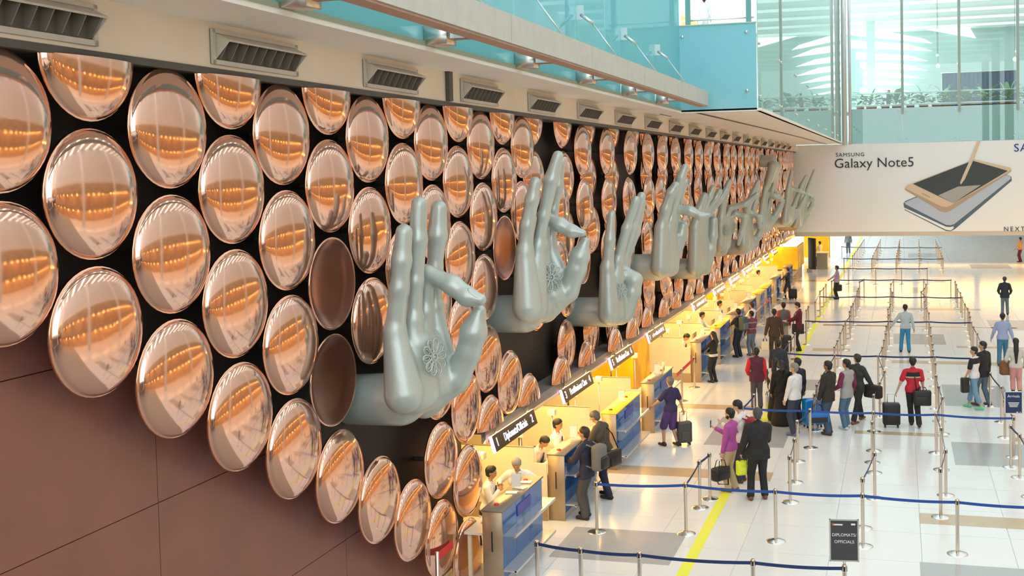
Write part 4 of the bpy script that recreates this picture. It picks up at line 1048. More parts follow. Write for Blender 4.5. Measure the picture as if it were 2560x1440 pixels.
def person(label, pos, face, h=1.74, top=(.5, .5, .5), bot=(.03, .03, .04), shoe=(.02, .02, .02), skin=0, hair=BLACK, sleeve='long', legs='long', feet=((-.10, 0), (.10, 0)), hands=None, lean=0., side=0., yaw=0.,
           seat=None, coat=0., longhair=0., beard=False, skirt=None, tie=None, group='travellers', vox=None, band=None, sleeve_col=None, hoodie=False, nod=0., girth=1., scarf=None, bald=False, boots=False):
    """pos: floor point, face: heading in degrees (0 = towards +y). Local frame: +y forward, +x right."""
    s = h/1.75
    x, y = pos
    if vox is None: vox = .016 if y < 33 else (.021 if y < 48 else .03)
    root = empty('person', label, 'person', (x, y, 0), math.radians(face), group)
    hipz = .93 if seat is None else seat+.12
    M = Matrix.Translation((0, 0, hipz)) @ Matrix.Rotation(math.radians(side), 4, 'Y') @ Matrix.Rotation(math.radians(-lean), 4, 'X') @ Matrix.Translation((0, 0, -.93))
    MH = M @ Matrix.Translation((0, 0, 1.52)) @ Matrix.Rotation(math.radians(yaw), 4, 'Z') @ Matrix.Rotation(math.radians(-nod), 4, 'X') @ Matrix.Translation((0, 0, -1.52))
    U = lambda *p: M @ Vector(p)
    HD = lambda *p: MH @ Vector(p)
    g = girth
    flat = (0, 1, 0, .74)
    torso = [((U(-.055, 0, .95)), U(.055, 0, .95), .125*g, .125*g, flat), (U(0, 0, 1.0), U(0, .0, 1.2), .135*g, .14*g, flat), (U(-.065, -.005, 1.28), U(.065, -.005, 1.28), .135*g, .135*g, flat), (U(-.15, -.015, 1.41), U(.15, -.015, 1.41), .062, .062), (U(0, -.015, 1.38), U(0, -.012, 1.47), .10, .06)]
    neck = [(U(0, -.012, 1.44), HD(0, .01, 1.56), .052, .05)]
    head = [(HD(0, .0, 1.68), HD(0, .018, 1.655), .083, .080), (HD(0, .03, 1.64), HD(0, .045, 1.585), .066, .048), (HD(0, -.025, 1.69), HD(0, -.02, 1.67), .078, .078), (HD(0, .092, 1.655), HD(0, .112, 1.625), .010, .015), (HD(-.079, .0, 1.65), HD(-.079, .0, 1.625), .015, .012), (HD(.079, 0, 1.65), HD(.079, 0, 1.625), .015, .012), (HD(-.045, .085, 1.672), HD(.045, .085, 1.672), .012, .012), (HD(-.02, .088, 1.597), HD(.02, .088, 1.597), .012, .012)]
    arms = []; fore = []; hnd = []
    if hands is None: hands = ((-.27, .04, .82), (.27, .04, .82))
    wr = []
    for sx, tg in zip((-1, 1), hands):
        sh = U(sx*.185, -.015, 1.40)
        el, w = ik(sh, Vector(tg), .285, .255, (sx*.5, -1, -.4))
        arms.append((sh, el, .055*min(g, 1.15), .046)); fore.append((el, w, .043, .030)); wr.append((w, (w-el).normalized(), sx))
    lg = []; ft = []
    if seat is None:
        for sx, f in zip((-1, 1), feet):
            hp = U(sx*.085, 0, .91); fz = f[2] if len(f) > 2 else 0.
            an = Vector((f[0], f[1], .09+fz))
            kn, an = ik(hp, an, .435, .415, (0, 1, 0))
            lg.append((hp, kn, an)); ft.append((an, Vector((f[0]+sx*.02, f[1]+.16, .042+fz*.5)), Vector((f[0], f[1]-.045, .045+fz))))
    else:
        for sx, f in zip((-1, 1), feet):
            hp = Vector((sx*.085, 0, seat+.10)); kn = Vector((sx*.11, .42, seat+.08)); an = Vector((sx*.11, .45, .09))
            lg.append((hp, kn, an)); ft.append((an, Vector((sx*.12, .61, .042)), Vector((sx*.11, .41, .045))))
    thigh = [(a, b, .088*g, .062) for a, b, c in lg]; shin = [(b, c, .060, .042) for a, b, c in lg]
    body = torso+neck+head+arms+fore+thigh+shin
    def SC(pr, inc=0., sub=None): return [(tuple(Vector(p[0])*s), tuple(Vector(p[1])*s), (p[2]+inc)*s, (p[3]+inc)*s)+((p[4],) if len(p) > 4 else ()) for p in pr]
    parts = []
    v, q = sdf_mesh('b', SC(body, -.006), vox, .03); parts.append((v, q, 0))
    # hands: palm, four bent fingers and a thumb
    hv = .0075 if y < 33 else (.011 if y < 48 else .018)
    for w, d, sx in wr:
        n_ = d.cross(Vector((0, 1, .3))); n_ = n_.normalized() if n_.length > .1 else Vector((1, 0, 0))
        t_ = n_.cross(d).normalized()
        pr = [(w-d*.02, w+d*.045, .026, .03, (n_.x, n_.y, n_.z, .6)), (w+d*.03+t_*.02, w+d*.08+t_*.018, .018, .017), (w+d*.03-t_*.02, w+d*.08-t_*.018, .018, .016)]
        for k in range(4):
            o_ = t_*(.026-.0175*k); l1 = [.040, .045, .042, .033][k]
            a = w+d*.08+o_; b = a+(d*.9-n_*.35*sx).normalized()*l1; c = b+(d*.55-n_*.8*sx).normalized()*l1*.8
            pr += [(a, b, .0095, .009), (b, c, .009, .0075)]
        a = w+d*.025+t_*.028; b = a+(d*.6+t_*.7-n_*.3*sx).normalized()*.045; c = b+(d*.9-n_*.4*sx).normalized()*.03
        pr += [(a, b, .012, .0105), (b, c, .0105, .0085)]
        v, q = sdf_mesh('h', SC(pr), hv, .008); parts.append((v, q, 0))
    ms = mat('skin_%d' % skin, SKIN[skin], .55, noise=.06, nscale=20)
    me = np_mesh('person_body', parts, [ms]); link('body', me, root)
    if y < 34:
        for sx in (-1, 1):
            p = HD(sx*.03, .095, 1.658)*s
            MB().lathe([(.0005, .008), (.007, .004), (.008, 0), (.006, -.004)], p, 8, M=MH.to_3x3().to_4x4() @ Matrix.Rotation(math.radians(-90), 4, 'X')).build('eye', mat('eye_dark', (.02, .015, .012), .3), root)
        b_ = [HD(-.022, .1, 1.596)*s, HD(0, .103, 1.594)*s, HD(.022, .1, 1.596)*s]
        MB().tube(b_, .0045, 6).build('mouth', mat('lip', (.32, .12, .09), .5), root)
    # hair
    hr = [(HD(0, -.012, 1.69), HD(0, .012, 1.70), .094, .088), (HD(0, -.03, 1.67), HD(0, -.035, 1.62), .086, .066)]
    if longhair: hr += [(HD(0, -.06, 1.64), U(0, -.12, 1.55-longhair*.3), .075, .07), (U(0, -.12, 1.55-longhair*.3), U(0, -.13, 1.5-longhair), .07, .03)]
    cut = [(HD(0, .125, 1.62), HD(0, .13, 1.56), .098, .10), (HD(-.09, .09, 1.64), HD(-.09, .09, 1.6), .055, .06), (HD(.09, .09, 1.64), HD(.09, .09, 1.6), .055, .06)]
    if not bald:
        v, q = sdf_mesh('hair', SC(hr), min(vox, .02), .02, SC(cut)); link('hair', np_mesh('hair', [(v, q)], cmat(hair, .55, 'hair')), root)
    if beard:
        v, q = sdf_mesh('bd', SC([(HD(0, .045, 1.585), HD(0, .035, 1.575), .058, .055), (HD(-.06, .03, 1.60), HD(-.06, .01, 1.63), .02, .016), (HD(.06, .03, 1.60), HD(.06, .01, 1.63), .02, .016)]), .014, .02, SC([(HD(0, .10, 1.63), HD(0, .09, 1.64), .05, .05)])); link('beard', np_mesh('beard', [(v, q)], cmat(BLACK, .8, 'hair')), root)
    # upper garment
    tp = SC(torso, .012+coat*.6)
    if coat: tp += SC([(U(-.065, 0, .97), U(-.075, .0, .80), .115*g, .118*g, flat), (U(.065, 0, .97), U(.075, .0, .80), .115*g, .118*g, flat)], .008+coat*.6)
    else: tp += SC([(U(-.06, 0, .97), U(-.055, 0, .86), .113*g, .113*g, (0, 1, 0, .90)), (U(.06, 0, .97), U(.055, 0, .86), .113*g, .113*g, (0, 1, 0, .90))], .022)
    ar = SC(arms, .013+coat*.5) if sleeve != 'none' else []
    if sleeve == 'long': ar += SC([(a, a.lerp(b, .94), ra, rb) for a, b, ra, rb in fore], .014+coat*.4)
    elif sleeve == 'short': ar = SC([(a, a.lerp(b, .72), ra, rb+.006) for a, b, ra, rb in arms], .018)
    elif sleeve == 'rolled': ar += SC([(a, a.lerp(b, .35), ra, rb) for a, b, ra, rb in fore], .014)
    nm = 'jacket' if coat else 'shirt'
    neckcut = SC([(HD(0, .03, 1.50), HD(0, .05, 1.58), .062, .08)])
    hem = None
    if seat is None and abs(lean) < 12: hem = (.80 if coat else .885)*s
    v, q = sdf_mesh('top', tp, vox, .03, neckcut, zmin=None if hands_low(hands, hem, s) else hem)
    pt = [(v, q, 0)]; tm = [cmat(top)]
    if band:
        cz = v[q].mean(1)[:, 2]/s; cx = np.abs(v[q].mean(1)[:, 0])/s; sel = np.zeros(len(q), int)
        for n2, (z0, z1, colr) in enumerate(band):
            sel[(cz > z0) & (cz < z1) & (cx < .205)] = n2+1; tm.append(cmat(colr))
        pt = [(v if n2 == 0 else v[:0], q[sel == n2], n2) for n2 in range(len(tm))]
        o_ = 0; me = np_mesh_shared('shirt', v, q, sel, tm)
    else: me = np_mesh(nm, pt, tm)
    sh_o = link(nm, me, root)
    if sleeve_col is None and ar:
        v, q = sdf_mesh('slv', ar, vox, .02); link('sleeves', np_mesh('sleeves', [(v, q)], cmat(top)), sh_o)
    if sleeve_col is not None:
        for k in (0, 1):
            sub = [p for n2, p in enumerate(ar) if n2 % 2 == k]
            v, q = sdf_mesh('slv', sub, vox, .02); link('sleeve', np_mesh('sleeve', [(v, q)], cmat(sleeve_col)), sh_o)
    if coat and y < 45:
        v, q = sdf_mesh('col', SC([(U(-.05, .01, 1.475), U(0, -.06, 1.50), .022, .026), (U(.05, .01, 1.475), U(0, -.06, 1.50), .022, .026)]), .014, .02); link('collar', np_mesh('collar', [(v, q)], cmat((.7, .7, .7) if scarf is None else scarf)), sh_o)
    if tie:
        P = [U(0, .112*g+.012, 1.42)*s, U(0, .128*g+.012, 1.30)*s, U(0, .128*g+.014, 1.08)*s]
        MB().tube(P, [.014, .022, .03], 6).build('tie', cmat(tie), sh_o)
        MB().tube([U(-.055, .03, 1.49)*s, U(0, .09, 1.44)*s, U(.055, .03, 1.49)*s], .014, 6).build('collar', cmat((.8, .8, .8)), sh_o)
    # lower garment
    if skirt:
        z1, r1 = skirt
        v, q = sdf_mesh('sk', SC([(Vector((0, 0, 1.0)), Vector((0, 0, .75)), .13, .17, flat), (Vector((0, 0, .8)), Vector((0, 0, z1)), .165, r1)]), vox, .04, zmin=max(z1-.12, .015)*s); link('skirt', np_mesh('skirt', [(v, q)], cmat(bot)), root)
    pl = SC([(U(-.05, 0, .93), U(.05, 0, .93), .120*g, .120*g, (0, 1, 0, .74))], .008)+SC(thigh, .014)
    if seat is not None: pl = SC([(Vector((-.06, 0, seat+.1)), Vector((.06, 0, seat+.1)), .125, .125)], .01)+SC(thigh, .014)
    if legs == 'long': pl += SC([(a, a.lerp(b, .98), ra, rb+.018) for a, b, ra, rb in shin], .012)
    elif legs == 'slim': pl += SC([(a, a.lerp(b, .98), ra, rb) for a, b, ra, rb in shin], .010)
    elif legs == 'shorts': pl = pl[:1]+SC([(a, b, ra+.01, rb+.028) for a, b, ra, rb in thigh], .012)
    elif legs == 'crop': pl += SC([(a, a.lerp(b, .62), ra, rb+.02) for a, b, ra, rb in shin], .012)
    if not (skirt and skirt[0] < .3):
        v, q = sdf_mesh('tr', pl, vox, .025); link('trousers' if legs != 'shorts' else 'shorts', np_mesh('trousers', [(v, q)], cmat(bot)), root)
    for (an, toe, heel), (_, kn, _2) in zip(ft, lg):
        v, q = sdf_mesh('shoe', SC([(heel, toe, .042, .036), (heel, an, .042, .045)]+([(an, an.lerp(kn, .6), .05, .062)] if boots else [])), min(vox, .018), .02, zmin=.004); link('shoe', np_mesh('shoe', [(v, q)], cmat(shoe, .5, 'leather')), root)
    return root
def toward(p, q):     # heading in degrees from p to q
    return math.degrees(math.atan2(-(q[0]-p[0]), q[1]-p[1]))
# headings: 0 away (+y), 180 towards the camera side, 90 to the left (-x), -90 to the right (+x)
WH, OFFW = (.78, .78, .78), (.62, .66, .68)
JEAN, DJEAN, NAVY = (.10, .20, .34), (.03, .05, .09), (.015, .02, .05)
# officers
TIE = (.03, .03, .06)
def gp(u, v): return fl(u, v)
person('young officer with hand at his chin, seated at the nearest counter', (-7.33, 18.6), -80, 1.70, WH, hands=((-.02, .38, .78), (.12, .26, 1.02)), seat=.50, tie=TIE, group='officers at the desks', lean=8)
person('grey haired officer leaning on the nearest counter', (-6.90, 19.2), 190, 1.72, WH, hands=((-.38, .30, 1.02), (.34, .30, 1.02)), seat=.62, tie=(.10, .05, .06), hair=(.30, .27, .24), group='officers at the desks', lean=20, nod=12, skin=0)
person('officer bent over papers at the second counter', (-7.36, 21.25), -100, 1.72, (.72, .66, .60), hands=((-.12, .42, .82), (.14, .42, .82)), seat=.5, tie=TIE, group='officers at the desks', lean=22, nod=20)
person('officer sitting upright at the second counter facing the brown jacket man', (-7.08, 21.95), -95, 1.76, WH, hands=((-.14, .36, .82), (.14, .40, .82)), seat=.58, tie=TIE, group='officers at the desks', lean=6)
person('dark haired officer looking down at the fifth counter', (-7.08, 35.5), -95, 1.72, WH, hands=((-.12, .42, .82), (.14, .42, .82)), seat=.5, tie=TIE, group='officers at the desks', lean=18, nod=25)
person('officer with a green tie reaching forward at the sixth counter', (-7.25, 40.3), -95, 1.74, WH, hands=((-.1, .5, .86), (.14, .46, .84)), seat=.52, tie=(.3, .6, .3), group='officers at the desks', lean=10)
person('officer with dark tie at the seventh counter', (-7.0, 43.0), -95, 1.76, WH, hands=((-.1, .45, .84), (.14, .46, .84)), seat=.6, tie=TIE, group='officers at the desks', lean=8)
person('far officer at the ninth counter', (-7.0, 56.2), -90, 1.74, WH, hands=((-.1, .4, .84), (.14, .42, .84)), seat=.62, tie=TIE, group='officers at the desks')
# passengers at the desks
person('man in navy blazer with grey backpack, fist raised at the second counter', gp(1470, 1296), 78, 1.77, (.022, .022, .045), (.07, .065, .065), (.02, .015, .012), 1, (.035, .022, .015), coat=.022, hands=((-.16, .40, 1.14), (.14, .42, 1.06)), feet=((-.11, 0), (.11, .08)), lean=3, yaw=6, group='passengers at the desks')
person('grey haired man in brown jacket leaning at the second counter', gp(1517, 1243), 76, 1.80, (.075, .058, .042), (.018, .022, .045), (.02, .015, .012), 1, (.10, .09, .085), coat=.028, hands=((-.12, .45, 1.20), (.12, .44, 1.22)), feet=((-.11, -.12), (.11, .05)), lean=16, nod=14, scarf=(.05, .06, .12), group='passengers at the desks')
person('man in navy polo shirt and purple shorts pulling a suitcase', gp(1678, 1115), 52, 1.68, (.03, .022, .085), (.075, .035, .16), (.03, .012, .01), 1, (.16, .15, .14), sleeve='short', legs='shorts', hands=((-.36, .30, 1.02), (.38, -.06, .86)), feet=((-.14, .12), (.12, -.10)), group='passengers at the desks')
person('woman in black top holding papers at the fifth counter', gp(1785, 956), 62, 1.60, BLACK, (.012, .012, .014), (.015, .012, .012), 1, BLACK, hands=((-.12, .40, 1.04), (.14, .36, 1.02)), longhair=.22, legs='slim', group='passengers at the desks', girth=.95, band=[(.92, 1.0, (.6, .58, .5))])
person('man with green-grey backpack standing at the sixth counter', gp(1847, 893), 60, 1.72, (.02, .02, .02), (.02, .022, .035), (.02, .018, .018), 2, BLACK, sleeve='short', hands=((-.16, .40, 1.02), (.22, .2, .86)), group='passengers at the desks')
person('man in maroon striped shirt behind the backpack man', gp(1880, 889), 40, 1.60, (.22, .05, .07), (.16, .20, .25), (.18, .09, .04), 2, BLACK, hands=((-.2, .2, .84), (.2, .2, .84)), band=[(1.30, 1.34, (.35, .30, .36)), (1.18, 1.22, (.10, .10, .16)), (1.06, 1.1, (.35, .30, .36))], group='passengers at the desks', yaw=40)
person('person in a white top at the seventh counter, partly hidden', (-5.45, 41.6), 70, 1.66, WH, (.2, .2, .2), skin=1, hair=(.03, .02, .02), hands=((-.1, .4, 1.1), (.15, .4, 1.1)), group='passengers at the desks')
person('woman in dark vest and jeans at the far counter', gp(1970, 748), 70, 1.62, (.025, .022, .02), (.04, .06, .08), (.4, .38, .36), 3, (.05, .025, .012), hands=((-.1, .42, 1.0), (.14, .38, .98)), legs='slim', feet=((-.08, .10), (.10, -.22)), group='passengers at the desks', scarf=(.02, .02, .02), sleeve_col=(.16, .13, .11))
# waiting line by the yellow line
person('man in long dark brown suit carrying a pale bag', gp(1937, 898), 12, 1.76, (.055, .032, .018), (.06, .035, .02), (.02, .012, .01), 2, BLACK, coat=.02, hands=((-.34, -.06, .80), (.30, .06, .82)), feet=((-.12, 0), (.10, .05)), group='waiting passengers')
person('man in grey vest with red sleeves and cross strap', gp(1960, 872), 20, 1.72, (.12, .12, .12), (.42, .36, .29), (.05, .03, .02), 1, BLACK, sleeve_col=(.5, .06, .03), hands=((-.28, .1, .86), (.28, .12, .86)), group='waiting passengers')
person('young man in maroon hoodie holding a white paper', gp(1998, 877), 98, 1.78, (.10, .012, .03), (.018, .018, .022), (.015, .015, .015), 3, BLACK, coat=.012, hands=((-.06, .40, 1.10), (.16, .32, 1.06)), nod=16, group='waiting passengers', scarf=(.10, .012, .03))
person('man in lilac shirt with black bag at the yellow line', gp(2093, 748), 105, 1.70, (.36, .28, .46), BLACK, BLACK, 2, BLACK, hands=((-.08, .40, 1.06), (.2, -.1, .9)), group='waiting passengers')
person('far person in cream shirt beside the help desk', gp(2050, 664), 60, 1.66, (.85, .70, .42), (.02, .012, .01), BLACK, 1, BLACK, sleeve='short', hands=((-.1, .35, 1.05), (.2, .3, 1.02)), group='waiting passengers')
person('far person walking under the banner in grey trousers', (-3.9, 88.0), 10, 1.7, (.2, .2, .2), (.10, .10, .12), group='waiting passengers')
person('man in orange shirt and dark red trousers at the right edge', gp(2551, 655), 60, 1.68, (.75, .35, .10), (.16, .02, .03), BLACK, 1, BLACK, sleeve='short', hands=((-.2, .3, .9), (.2, .3, .9)), group='waiting passengers')
# standing trio near the front
person('bearded man in pink sweater and khaki trousers holding a phone', gp(1828, 1228), 72, 1.73, (.42, .08, .34), (.52, .40, .24), (.22, .12, .06), 3, BLACK, hands=((-.22, .10, .78), (.02, .36, 1.30)), beard=True, feet=((-.09, .02), (.10, -.05)), group='waiting trio')
person('man in white shirt behind the pink sweater, red bag on his back', gp(1853, 1205), 80, 1.76, (.74, .72, .74), DJEAN, (.12, .05, .05), 3, BLACK, hands=((-.12, .36, 1.25), (.22, .1, .84)), nod=22, group='waiting trio')
person('grey haired man in black suit seen from behind', gp(1897, 1250), 18, 1.86, (.016, .016, .018), (.014, .014, .016), (.15, .06, .03), 3, (.06, .055, .055), coat=.03, hands=((-.30, .10, .90), (.10, .34, 1.16)), feet=((-.15, .02), (.13, .06)), scarf=(.75, .75, .76), group='waiting trio', girth=1.12)
# group in the queue
person('man in maroon padded vest with red sleeves', gp(1893, 1022), 12, 1.70, (.09, .018, .04), (.07, .07, .085), BLACK, 1, BLACK, coat=.03, sleeve_col=(.55, .02, .03), hands=((-.22, .20, .98), (.26, .05, .86)), group='queueing passengers', scarf=(.09, .018, .04))
person('woman with ponytail in grey cloak over white blouse and black skirt', gp(1940, 1052), -12, 1.66, (.70, .70, .70), BLACK, (.3, .15, .1), 1, BLACK, skirt=(.14, .24), longhair=.30, hands=((-.24, .14, .86), (.2, .2, .92)), sleeve_col=(.06, .052, .052), group='queueing passengers')
person('man in navy jacket standing beyond the ponytail woman', gp(1948, 1000), -8, 1.74, (.022, .03, .055), (.03, .03, .04), BLACK, 1, BLACK, coat=.02, group='queueing passengers', scarf=(.1, .02, .02))
person('woman in long black abaya', gp(1955, 1062), 20, 1.68, BLACK, (.011, .010, .010), BLACK, 1, BLACK, coat=.035, skirt=(.10, .30), hands=((-.26, .1, .86), (.22, .2, .95)), group='queueing passengers', longhair=.08, scarf=BLACK)
person('grey haired man in white shirt and dark jeans by the blue suitcase', gp(1988, 1087), 60, 1.80, (.72, .72, .73), (.035, .045, .075), (.10, .14, .35), 3, (.22, .21, .20), hands=((-.24, .12, .86), (.28, .08, .84)), feet=((-.14, -.05), (.13, .06)), yaw=20, group='queueing passengers')
person('dark haired man in dark top hidden behind the white shirt man', gp(1996, 1062), 50, 1.74, (.02, .022, .04), (.03, .03, .04), (.5, .5, .45), 1, BLACK, group='queueing passengers')
person('man in black leather jacket carrying a blue duffel bag', gp(2072, 1086), 60, 1.84, (.024, .021, .020), (.05, .08, .14), (.03, .025, .015), 2, BLACK, coat=.024, hands=((-.22, .14, .80), (.24, .1, .86)), feet=((-.10, -.06), (.12, .06)), yaw=12, group='queueing passengers', scarf=(.02, .02, .02))
person('man in grey vest with maroon sleeves and white sneakers', gp(2118, 1072), 52, 1.78, (.36, .36, .35), (.08, .17, .27), (.6, .62, .65), 1, BLACK, sleeve_col=(.17, .025, .07), hands=((-.20, .24, 1.0), (.26, .04, .88)), feet=((-.12, -.04), (.13, .10)), yaw=18, group='queueing passengers', coat=.012, scarf=(.3, .3, .3))
person('man stepping away in dark jacket carrying a coat', gp(2145, 1055), -35, 1.78, (.03, .035, .038), (.02, .02, .022), (.22, .07, .04), 1, (.03, .025, .02), coat=.02, hands=((-.2, .2, .92), (.32, .22, .92)), feet=((-.1, .28), (.1, -.32)), yaw=80, group='queueing passengers', scarf=(.03, .03, .03))
# right hand side
person('man in red polo with black shoulder band pulling a suitcase', gp(2283, 1066), 6, 1.78, (.50, .02, .035), (.02, .02, .026), (.04, .022, .018), 3, BLACK, sleeve='short', hands=((-.42, -.02, .84), (.28, .06, .84)), feet=((-.02, .18), (.12, -.22, .03)), band=[(1.285, 1.40, (.012, .014, .018)), (1.26, 1.285, (.45, .40, .28))], group='walking passengers')
person('young man in white and black tee with cropped jeans and green shoes', gp(2436, 1022), 60, 1.70, (.72, .72, .73), (.16, .30, .45), (.15, .62, .40), 1, BLACK, sleeve='short', legs='crop', sleeve_col=(.012, .012, .015), hands=((-.28, .14, .90), (.22, .2, .84)), feet=((-.10, -.26, .02), (.10, .22)), band=[(1.30, 1.46, (.012, .012, .015))], yaw=35, group='walking passengers')
person('young man in dark jacket looking sideways beside the tee', gp(2458, 1014), 50, 1.78, (.016, .017, .019), (.09, .14, .19), (.10, .09, .09), 1, BLACK, coat=.025, hands=((-.3, .1, .9), (.30, .04, .84)), feet=((-.1, .12), (.1, -.12)), yaw=45, group='walking passengers', scarf=(.1, .1, .1))
person('woman with long dark hair, pink trousers and black boots', gp(2540, 992), 0, 1.68, (.60, .58, .52), (.62, .30, .26), (.012, .012, .014), 1, BLACK, longhair=.45, boots=True, legs='crop', hands=((-.24, .18, 1.0), (.26, .16, .94)), feet=((-.08, .0), (.11, -.06)), group='walking passengers')
person('man in light blue shirt and blue jeans walking away at the right', gp(2507, 914), -4, 1.74, (.30, .38, .62), (.05, .19, .33), (.04, .025, .02), 1, BLACK, hands=((-.36, .1, .88), (.34, .02, .88)), feet=((-.12, -.12), (.10, .14)), group='walking passengers')
person('man in pale blue shirt trailing his hand along the barrier', gp(2264, 881), 5, 1.72, (.42, .52, .58), (.03, .24, .48), (.04, .025, .02), 2, BLACK, hands=((-.50, .06, .94), (.30, -.02, .86)), feet=((-.16, .08), (.12, -.04)), group='walking passengers')
person('man in dark jacket with hands at his pockets walking away', gp(2512, 788), -5, 1.70, (.022, .03, .038), (.13, .19, .23), (.03, .02, .02), 2, (.06, .06, .06), coat=.02, hands=((-.24, .16, .98), (.24, .16, .98)), feet=((-.10, -.05), (.12, .10)), group='walking passengers', scarf=(.02, .03, .04))
# upper levels
def lift(o, z): o.location.z = z; return o
lift(person('person in white shirt on the upper walkway behind the teal panel', (-5.62, 33.0), 20, 1.30, WH, (.6, .6, .6), vox=.02, group='people on the upper level'), 10.6)
p_ = at_y(2222, 240, 83); lift(person('person in dark suit on the bridge behind the plants', (p_.x, 83.0), 60, 1.72, (.015, .02, .035), (.015, .02, .035), coat=.02, group='people on the upper level', vox=.03), 10.55)
# ------------------------------------------------------------------ bags
m_bagk = mat('bag_black', (.012, .012, .014), .45, noise=.2, nscale=10)
m_caseg = mat('case_grey', (.06, .06, .065), .35)
m_tele = mat('case_handle', (.45, .45, .45), .3, 1.)
def suitcase(label, loc, rz, w=.40, d=.26, h=.56, m_=None, handle=.42, tilt=0.):
    o = empty('suitcase', label, 'suitcase', (*loc, 0), rz); o.rotation_euler = (math.radians(tilt), 0, rz)
    sh = MB().rbox(-w/2, w/2, -d/2, d/2, .07, .07+h, .05).build('shell', m_ or m_bagk, o)
    for k in range(4): MB().box(-w*.38+k*w*.25-.008, -w*.38+k*w*.25+.008, -d/2-.006, d/2+.006, .13, .01+h).build('rib', m_ or m_bagk, sh)
    MB().rbox(-w*.3, w*.3, -d/2-.025, -d/2, .14, .07+h*.55, .012, seg=2).build('pocket', m_ or m_bagk, sh)
    for sx in (-1, 1):
        for sy in (-1, 1): MB().lathe([(.0005, .018), (.03, .016), (.035, 0), (.03, -.016), (.0005, -.018)], (sx*(w/2-.06), sy*(d/2-.05), .036), 10, axis='x').build('wheel', m_bagk, o)
    if handle:
        MB().tube([(-.09, d/2-.05, .05+h), (-.09, d/2-.05, .05+h+handle), (.09, d/2-.05, .05+h+handle), (.09, d/2-.05, .05+h)], .010, 8).build('handle', m_tele, o)
    return o
def bag(label, loc, rz, w, d, h, m_, handle=.16, m2=None, nm='shoulder_bag', strap=None):
    o = empty(nm, label, 'bag', loc, rz)
    b_ = MB().rbox(-w/2, w/2, -d/2, d/2, 0, h, min(d, h)*.25).build('body', m_, o)
    MB().rbox(-w*.38, w*.38, -d/2-.02, -d/2+.01, h*.12, h*.6, .01, seg=2).build('pocket', m2 or m_, b_)
    for sy in (-1, 1):
        if handle: MB().tube([(-w*.25, sy*d*.3, h-.01), (-w*.18, sy*d*.2, h+handle*.8), (0, sy*d*.1, h+handle), (w*.18, sy*d*.2, h+handle*.8), (w*.25, sy*d*.3, h-.01)], .010, 6).build('handle', m_bagk, o)
    if strap: MB().tube([Vector(p) for p in strap], .014, 6).build('strap', m_bagk, o)
    return o
def near(u, v, z): x, y = fl(u, v, z); return (x, y, z)
def HP(uv, face, h, loc):
    x, y = fl(*uv); t = math.radians(face); s = h/1.75; lx, ly, lz = [c*s for c in loc]
    return (x+lx*math.cos(t)-ly*math.sin(t), y+lx*math.sin(t)+ly*math.cos(t), lz)
def roll(label, hp, rz, w, d, h, m_, back=(.0, -.12)):
    return suitcase(label, (hp[0]+back[0], hp[1]+back[1]), rz, w, d, h, m_, max(.05, hp[2]-.05-h-.02))
def carry(label, hp, rz, w, d, h, m_, handle=.16, m2=None, nm='shoulder_bag', strap=None):
    return bag(label, (hp[0], hp[1], hp[2]-h-handle-.05), rz, w, d, h, m_, handle, m2, nm, strap)
roll('dark grey wheeled suitcase pulled by the man in purple shorts', HP((1678, 1115), 52, 1.68, (.38, -.06, .86)), .5, .36, .24, .52, m_caseg, (.03, -.1))
roll('black suitcase pulled by the man in the red polo', HP((2283, 1066), 6, 1.78, (-.42, -.02, .84)), .1, .44, .28, .56, m_bagk, (-.12, -.10))
suitcase('black suitcase beside the far counter woman', gp(1982, 749), .3, .42, .28, .48, m_bagk, .45)
suitcase('black hard suitcase behind the brown suit man', gp(1966, 884), .4, .36, .24, .60, m_bagk, .3)
suitcase('shiny bright blue suitcase next to the white shirt man', gp(2032, 1068), .5, .50, .30, .68, mat('case_blue', (.0, .22, .62), .2, coat=.5), 0)
suitcase('dark suitcase of the far cream shirted person', gp(2037, 666), .3, .36, .26, .6, m_bagk, .3)
carry('black leather bag held low by the pink sweater man', HP((1828, 1228), 72, 1.73, (-.24, .12, .78)), 1.0, .44, .20, .28, m_bagk, .16, nm='hand_bag', strap=[(-.22, 0, .22), (-.18, -.1, -.03), (.1, -.12, -.09), (.22, 0, .18)])
bag('black shoulder bag with white cloth on the brown jacket man', (-5.70, 21.50, .72), 1.2, .46, .16, .34, m_bagk, .0, strap=[(.20, 0, .32), (.16, .12, .62), (.02, .16, .78), (-.10, .10, .62), (-.20, 0, .32)])
carry('blue and black duffel bag carried by the leather jacket man', HP((2072, 1086), 60, 1.84, (-.24, .16, .80)), .35, .60, .28, .28, mat('duffel_blue', (.01, .16, .50), .6), .20, m_bagk, nm='duffel_bag')
hp = HP((2283, 1066), 6, 1.78, (.28, -.06, .84)); bag('black briefcase bag hanging behind the red polo man', (hp[0]-.06, hp[1]-.12, .58), .1, .44, .16, .40, m_bagk, .08, strap=[(-.14, 0, .38), (-.18, .05, .72), (-.14, .14, .86), (-.05, .16, .80)])
carry('black bag on the arm of the lilac shirt man', HP((2093, 748), 105, 1.70, (.2, -.1, .9)), .8, .44, .16, .34, m_bagk, .10)
hp = HP((1998, 877), 98, 1.78, (.2, .02, 1.0)); bag('black sling bag on the maroon hoodie man', (hp[0], hp[1]-.05, .60), .3, .44, .14, .38, m_bagk, .0, strap=[(-.18, 0, .36), (-.12, .06, .72), (-.02, .10, .84)])
carry('pale paper bag carried by the brown suit man', HP((1937, 898), 12, 1.76, (-.34, -.06, .80)), .4, .26, .10, .34, cmat((.75, .66, .45)), .10, nm='carrier_bag')
